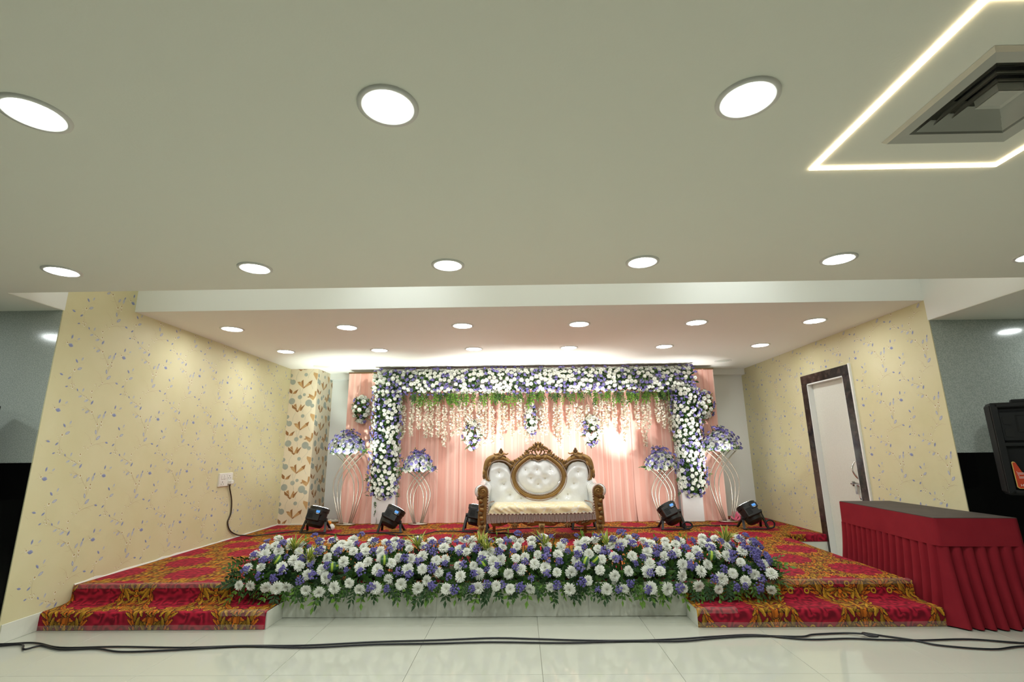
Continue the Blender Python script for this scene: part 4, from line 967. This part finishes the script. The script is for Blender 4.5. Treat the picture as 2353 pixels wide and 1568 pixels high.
# ------------------------------------------------------------------ stage flood lights
def beam(pos,to,watt,size,col):
    l=bpy.data.lights.new('flood_beam','SPOT'); l.energy=watt; l.spot_size=math.radians(size); l.spot_blend=1.0; l.shadow_soft_size=.05; l.color=col
    o=bpy.data.objects.new('flood_beam',l); COL.objects.link(o); o.location=Vector(pos)*K
    o.rotation_mode='QUATERNION'; o.rotation_quaternion=(Vector(to)-Vector(pos)).to_track_quat('-Z','Y')
def par(label,x,y,to,watt,size,col,lean=None):
    t=thing('flood_light',label,'stage light',(x,y,HS+.004),0,'black flood lights on the stage carpet')
    piv=Vector((0,0,.225)); z=(Vector(to)-Vector((x,y,HS+.23))).normalized(); yv=(Vector((0,1,0))-z*z.y).normalized(); xv=yv.cross(z)
    tf=Matrix.Translation(piv)@Matrix((xv,yv,z)).transposed().to_4x4()
    MB().lathe([(.03,-.155),(.095,-.15),(.125,-.12),(.135,-.05),(.142,-.045),(.142,.08),(.152,.085),(.155,.145),(.145,.15)],'par2',24,tf,caps=True).build('housing',t,35)
    MB().lathe([(.001,.144),(.138,.144)],'lens',20,tf@Matrix.Translation((0,0,.008)),caps=False).build('lens',t)
    md=MB().box((-.115,-.175,-.075),(.085,-.10,.095),'par',tf,.012).build('driver_box',t)
    mb=MB()
    for k in range(5): mb.box((-.095,-.180,-.035+.020*k),(-.015,-.173,-.027+.020*k),'hole',tf)
    mb.build('cooling_slots',md)
    ds=MB().box((.0,-.186,.025),(.105,-.12,.10),'par',tf,.006).build('display_unit',t)
    MB().box((.022,-.189,.050),(.080,-.184,.085),'lcd',tf).build('display',ds)
    MB().box((.030,-.188,.034),(.07,-.1855,.043),'labelw',tf).build('label_strip',ds)
    for s in (-1,1):
        hinge=tf@Vector((s*.15,0,-.02))
        for fy_ in (-.13,.13):
            foot=Vector((hinge.x+s*.045,hinge.y+fy_,.012)); d=(foot-hinge); q=d.to_track_quat('Z','Y').to_matrix().to_4x4()
            MB().box((-.018,-.008,0),(.018,.008,d.length),'par',Matrix.Translation(hinge)@q,.003).build('leg',t)
        MB().lathe([(.0,-.02),(.03,-.018),(.033,.018),(.0,.022)],'par',12,Matrix.Translation(hinge)@Matrix.Rotation(PI/2,4,'Y'),caps=False).build('knob',t,40)
    MB().box((-.20,-.150,.008),(.20,-.115,.022),'par',Matrix.Translation((piv.x,0,0)),.003).build('foot_bar',t)
    beam(Vector((x,y,HS+.23))+z*.19,to,watt,size,col)
W_=(1,1,.97); G_=(.86,1,.90)
par('black flood light on the carpet in front of the tulip papered column',-3.28,8.22,(-2.85,8.95,2.95),PAR*1.1,80,G_)
par('black flood light in front of the left pillar of the flower arch',-2.05,8.14,(-1.0,9.1,2.80),PAR*.5,62,W_)
par('black flood light half hidden behind the left arm of the sofa',-.73,8.28,(-.25,8.95,3.09),PAR,84,W_)
par('black flood light under the right end of the sofa, seen between its legs',.99,8.32,(.75,9.0,3.08),PAR*.9,84,W_)
par('black flood light in front of the right pillar of the flower arch',2.37,8.26,(1.66,9.18,2.15),PAR*1.2,46,W_)
par('black flood light near the right wall at the end of the stage',3.63,8.24,(3.08,9.0,2.05),PAR*1.0,62,W_)
# ------------------------------------------------------------------ draped table on the right
tb=thing('draped_table','narrow table under a maroon pleated velvet skirt beside the right steps','table',(4.07,5.5,0),0)
C4=[(-.335,-.75),(.335,-.80),(.375,.78),(-.185,.80)]           # near-left, near-right, far-right, far-left
def perim(n):
    out=[]
    for i in range(4):
        a=Vector((*C4[i],0)); c=Vector((*C4[(i+1)%4],0)); L=(c-a).length; m=max(2,int(n*L)); nrm=Vector((c.y-a.y,-(c.x-a.x),0)).normalized()
        for k in range(m): out.append((a+(c-a)*(k/m),nrm))
    N=len(out); sm=[]
    for i in range(N): sm.append((out[i][0],(out[i-1][1]+out[i][1]*2+out[(i+1)%N][1]).normalized()))
    return sm
HT_=.893
def skirt(z0,z1,rows,fn,m,name,lab=None):
    P=perim(76); N=len(P); vs=[]; fs=[]
    for j in range(rows+1):
        z=z0+(z1-z0)*j/rows
        for i,(p,nn) in enumerate(P): q=p+nn*fn(i,j/rows); vs.append((q.x,q.y,z))
    for j in range(rows):
        for i in range(N): fs.append((j*N+i,(j+1)*N+i,(j+1)*N+(i+1)%N,j*N+(i+1)%N))
    return MB().add(vs,fs,m).build(name,tb,True)
r_=random.Random(4)
skirt(HT_-.004,.655,6,lambda i,t:.020+.006*math.sin(i*.11)*t+.012*t,'velvet','skirt_band')
PER=8.; 
def pleat(i,t):
    ph=(i/PER+.22*math.sin(i*.05))%1; s=ph if ph<.78 else (1-ph)/.22*.78
    amp=.022+.040*t
    return .008+amp*math.sin(PI*min(1,ph/.8))**.55*(ph<.8)-(.012+.02*t)*(ph>=.8)+.05*t*t+.012*t*math.sin(i*.07+1)
skirt(.657,.012,16,pleat,'velvet','pleated_skirt')
MB().prism([(-1,0)]*3,0,0,'velvet') if False else None
vs=[(x*1.035,y*1.014,HT_) for x,y in C4]+[(x*1.035,y*1.014,HT_-.014) for x,y in C4]
MB().add(vs,[(0,1,2,3),(7,6,5,4)]+[(i,i+4,(i+1)%4+4,(i+1)%4) for i in range(4)],'tabletop').build('top_cloth',tb)
for x,y in ((-.28,-.68),(.28,-.70),(.30,.70),(-.17,.70)): MB().tube([(x,y,.003),(x,y,HT_-.03)],.015,'steel',8).build('leg',tb)

# ------------------------------------------------------------------ loudspeakers
def speaker(label,loc,rz):
    t=thing('loudspeaker',label,'loudspeaker',loc,rz,'black loudspeakers beside the stage')
    w_,h=.255,.83; mb=MB()
    pl=[]                                    # plan: front wide, back narrow
    vs=[]; 
    for z,d in ((0,.02),(.03,0),(h-.03,0),(h,.02)):
        vs += [(-w_+d,-.20+d,z),(w_-d,-.20+d,z),(w_-d,.02,z),(.16-d,.24-d,z),(-.16+d,.24-d,z),(-w_+d,.02,z)]
    fs=[tuple(range(5,-1,-1)),tuple(range(18,24))]+[(6*k+i,6*k+(i+1)%6,6*k+6+(i+1)%6,6*k+6+i) for k in range(3) for i in range(6)]
    mb.add(vs,fs,'spk').build('cabinet',t)
    fr=MB().box((-w_+.005,-.235,.01),(-w_+.05,-.195,h-.01),'spk2',None,.012).box((w_-.05,-.235,.01),(w_-.005,-.195,h-.01),'spk2',None,.012).box((-w_+.03,-.235,.01),(w_-.03,-.195,.05),'spk2',None,.012).box((-w_+.03,-.235,h-.05),(w_-.03,-.195,h-.01),'spk2',None,.012)
    fr.build('front_rim',t)
    MB().box((-.20,-.222,.47),(.20,-.198,.75),'spk2',None,.015).build('horn_panel',t)
    hn=MB(); o=[(-.10,-.226,.56),(.16,-.226,.56),(.16,-.226,.71),(-.10,-.226,.71)]; i_=[(-.03,-.205,.61),(.09,-.205,.61),(.09,-.205,.66),(-.03,-.205,.66)]
    hn.add(o+i_,[(i,(i+1)%4,(i+1)%4+4,i+4) for i in range(4)]+[(4,5,6,7)],'hole').build('horn',t)
    for z in (.665,.555): MB().prism([(-.185,z-.035),(-.135,z-.045),(-.125,z+.02),(-.135,z+.035),(-.175,z+.035),(-.188,z+.025)],-.2265,-.2215,'hole').build('port',t)
    MB().lathe([(.19,0),(.195,-.02),(.18,-.03),(.0,-.034)],'grille',40,Matrix.Translation((.0,-.20,.245))@Matrix.Rotation(-PI/2,4,'X')@Matrix.Scale(-1,4,(0,0,1)),caps=False).build('woofer_grille',t,50)
    MB().box((-w_+.01,-.232,.43),(w_-.01,-.21,.465),'spk2',None,.006).build('crossbar',t)
    lp=[(-.195,.29),(-.185,.298),(-.172,.292),(-.145,.215),(-.10,.155),(-.04,.125),(.03,.118),(.03,.062),(-.178,.062),(-.192,.075)]
    lb=MB().prism(lp,-.2395,-.228,'labelgold').build('label_edge',t)
    cxl,czl=-.09,.15; lq=[(cxl+(x-cxl)*.95,czl+(z-czl)*.95) for x,z in lp]
    lb2=MB().prism(lq,-.2405,-.234,'orange').build('label_plate',lb)
    for ln,z,x0 in ((.055,.196,-.172),(.042,.186,-.170),(.085,.166,-.166),(.065,.156,-.164)): pass
    tf=Matrix.Translation(Vector((-.168,-.2412,.082))*K)@Matrix.Rotation(PI/2,4,'X')
    ob('lettering',text_mesh('HP-151',.030,'labelw',tf),lb)
    mb=MB()
    rq=random.Random(2)
    for z,x0,x1 in ((.206,-.176,-.171),(.196,-.174,-.120),(.186,-.172,-.130),(.174,-.170,-.165),(.162,-.168,-.085),(.152,-.166,-.10)):
        x=x0
        while x<x1: l=rq.uniform(.002,.004); mb.box((x,-.2415,z),(x+l,-.240,z+.0045),'labelw'); x+=l+.0016
    mb.build('small_print',lb)
    MB().box((-.08,-.12,h-.002),(.08,-.06,h+.03),'spk2',None,.008).build('carry_handle',t)
    return t
def spk_stand(label,loc,h):
    t=thing('speaker_stand',label,'stand',loc,0,'speaker stands')
    MB().lathe([(.0,0),(.16,0),(.16,.012),(.03,.02),(.0,.02)],'par',28,caps=False).build('base_plate',t,40)
    MB().tube([(0,0,.015),(0,0,h)],.02,'par',12).build('pole',t,True); MB().lathe([(.03,h*.55),(.033,h*.56),(.033,h*.62),(.03,h*.63)],'par2',14).build('collar',t,40)
spk_stand('black pole stand carrying the right loudspeaker behind the draped table',(4.72,4.74,0),1.08)
speaker('black loudspeaker with an orange corner label above the draped table',(4.72,4.72,1.085),-.58)
spk_stand('black pole stand carrying the loudspeaker at the left edge of the picture',(-4.695,4.02,0),1.13)
speaker('black loudspeaker just entering the picture at its left edge',(-4.695,4.02,1.135),.5)

# ------------------------------------------------------------------ socket plate, cables and small things
pl=thing('socket_plate','white wall socket plate with two outlets on the left papered wall','socket',(XL,7.35,1.165))
MB().box((.0,-.165,-.095),(.022,.165,.095),'plastic',None,.006).build('plate',pl)
for y,z in ((-.09,-.045),(.075,.035)):
    k=MB().box((.02,y-.05,z-.035),(.026,y+.05,z+.035),'plastic',None,.003).build('socket',pl)
    MB().box((.0255,y-.006,z+.008),(.027,y+.006,z+.024),'slot').box((.0255,y-.03,z-.02),(.027,y-.02,z-.006),'slot').box((.0255,y+.02,z-.02),(.027,y+.03,z-.006),'slot').build('slot',k)
for y,z in ((-.10,.04),(-.045,.04)): MB().box((.02,y-.018,z-.03),(.029,y+.018,z+.03),'plastic',None,.004).build('switch',pl)
def cable(name,label,pts,r=.0085,m='cable',group=None,sub=7):
    o=MB().tube(crom(pts,sub),r,m,8).build(name,None,True); o['label']=label; o['category']='cable'
    if group: o['group']=group
    return o
o=cable('power_cable','brown power cord hanging from the socket plate down the left papered wall',[(XL+.05,7.43,1.10),(XL+.03,7.45,1.05),(XL+.018,7.56,.86),(XL+.016,7.585,.67),(XL+.015,7.53,.55),(XL+.015,7.62,.42),(XL+.03,7.80,.335),(XL+.09,7.87,.318),(-4.06,7.84,.316),(-3.82,8.10,.316),(-3.62,8.26,.318),(-3.45,8.30,.316)],.0095,'cable2')
pg=MB().box((XL+.024,7.40,1.095),(XL+.075,7.465,1.155),'plastic',None,.01).build('plug',o)
za=.010
cable('floor_cable','long black cable across the tiles, the farther of the two before the steps',[(x,y,za) for x,y in ((-4.9,4.39),(-4.306,4.4055),(-4.04,4.43),(-3.724,4.326),(-3.273,4.34),(-2.725,4.315),(-2.25,4.346),(-1.76,4.35),(-1.217,4.417),(-.724,4.45),(-.262,4.492),(.097,4.468),(.45,4.435),(.87,4.421),(1.267,4.454),(1.605,4.508),(1.933,4.535),(2.275,4.433),(2.632,4.447),(2.889,4.416),(3.189,4.403),(3.579,4.417),(3.95,4.331),(4.4,4.36),(5.2,4.3))],.0072,'cable','black floor cables')
cable('floor_cable','long black cable across the tiles looping before the right steps, the nearer one',[(-4.78,4.20,.26),(-4.60,4.28,.30),(-4.44,4.33,.24),(-4.36,4.33,.10),(-4.40,4.30,.03)]+[(x,y,za+.001) for x,y in ((-4.30,4.36),(-4.12,4.394),(-3.99,4.29),(-3.92,4.365),(-3.682,4.281),(-3.414,4.296),(-3.152,4.232),(-2.765,4.262),(-2.256,4.335),(-1.751,4.30),(-1.206,4.36),(-.716,4.375),(-.259,4.40),(.342,4.375),(.867,4.41),(1.261,4.40),(1.59,4.469),(1.933,4.51),(2.2715,4.49),(2.405,4.537),(2.6715,4.564))]+[(2.80,4.50,.025),(2.86,4.43,.03),(2.80,4.44,.028),(2.80,4.52,.026)]+[(x,y,za) for x,y in ((2.95,4.50),(3.12,4.404),(3.237,4.295),(3.562,4.214),(3.856,4.27),(4.3,4.25),(5.2,4.2))],.0072,'cable','black floor cables')
cable('floor_cable','black cable looping up against the foot of the left wall',[(-4.83,4.30,.40),(-4.66,4.30,.40),(-4.50,4.30,.33),(-4.42,4.30,.20),(-4.52,4.30,.10),(-4.72,4.30,.03),(-4.95,4.30,.015)],.0072,'cable','black floor cables')
zs=HS+.013
cable('stage_cable','thin dark cable on the carpet linking the three left flood lights',[(-3.25,8.0,zs),(-2.95,7.95,zs),(-2.70,7.86,zs),(-2.43,8.03,zs),(-2.2,8.08,zs),(-1.95,7.85,zs),(-1.69,7.77,zs),(-1.48,7.87,zs),(-1.36,8.12,zs),(-1.15,8.16,zs),(-.95,8.12,zs),(-.75,8.0,zs)],.008,'cable')
cable('stage_cable','thin black cable on the carpet running behind the sofa legs',[(-.6,8.08,zs),(-.35,8.25,zs),(-.136,8.36,zs),(.288,8.44,zs),(.72,8.48,zs),(1.1,8.50,zs),(1.35,8.47,zs),(1.7,8.36,zs),(2.0,8.35,zs),(2.25,8.45,zs)],.008,'cable')
cable('stage_cable','thin black cable on the carpet between the two right flood lights',[(2.5,8.46,zs),(2.77,8.49,zs),(3.0,8.58,zs),(3.13,8.52,zs),(3.35,8.55,zs),(3.55,8.50,zs)],.008,'cable')
cable('stage_cable','black plug lead lying on the carpet below the left end of the sofa',[(-.62,8.10,zs),(-.50,7.98,zs),(-.36,7.92,zs),(-.25,7.95,zs),(-.17,7.86,zs),(-.08,7.84,zs)],.010,'cable')
cable('coiled_cable','coiled black cable beside the flood light near the right wall',[(3.86+.07*math.cos(a)*1,8.12,HS+.085+.06*math.sin(a)) for a in [k*.6-1.6 for k in range(20)]],.013,'cable')
cable('coiled_cable','coiled black cable beside the flood light at the right pillar',[(2.58+.075*math.cos(a),8.12+.02*math.sin(a*.3),HS+.075+.05*math.sin(a)) for a in [k*.6-1.6 for k in range(20)]],.013,'cable')
# odds and ends on the carpet
t=thing('fallen_flower','white and orange flower head on the carpet beside the left flood light','flower',(-3.10,8.36,HS+.004))
MB().blob((0,0,.055),(.065,.055,.055),'petal').build('petals',t,True); MB().blob((-.025,-.02,.125),(.036,.036,.034),'orangecap').build('orange_head',t,True)
t=thing('ribbon','crumpled pink ribbon on the carpet beside the right flood light','ribbon',(3.72,9.05,HS+.004))
mb=MB()
for k in range(4): mb.tube(crom([(.0,0,.03),(.05*math.cos(k*1.7),.03*math.sin(k),.10+.05*(k%2)),(.09*math.cos(k*1.7+.5),.04*math.sin(k*2),.06),(.02,0,.02)],6),[.022]*19,'pinkribbon',6,False,.25)
mb.build('loops',t,True)
t=thing('power_strip','white power strip on the carpet at the foot of the left backdrop strip','power strip',(-3.48,9.45,HS+.004))
MB().box((-.16,-.035,0),(.16,.035,.045),'plastic',None,.008).build('case',t)
for k in range(3): MB().box((-.11+.09*k,-.02,.044),(-.06+.09*k,.02,.047),'slot').build('socket',t)
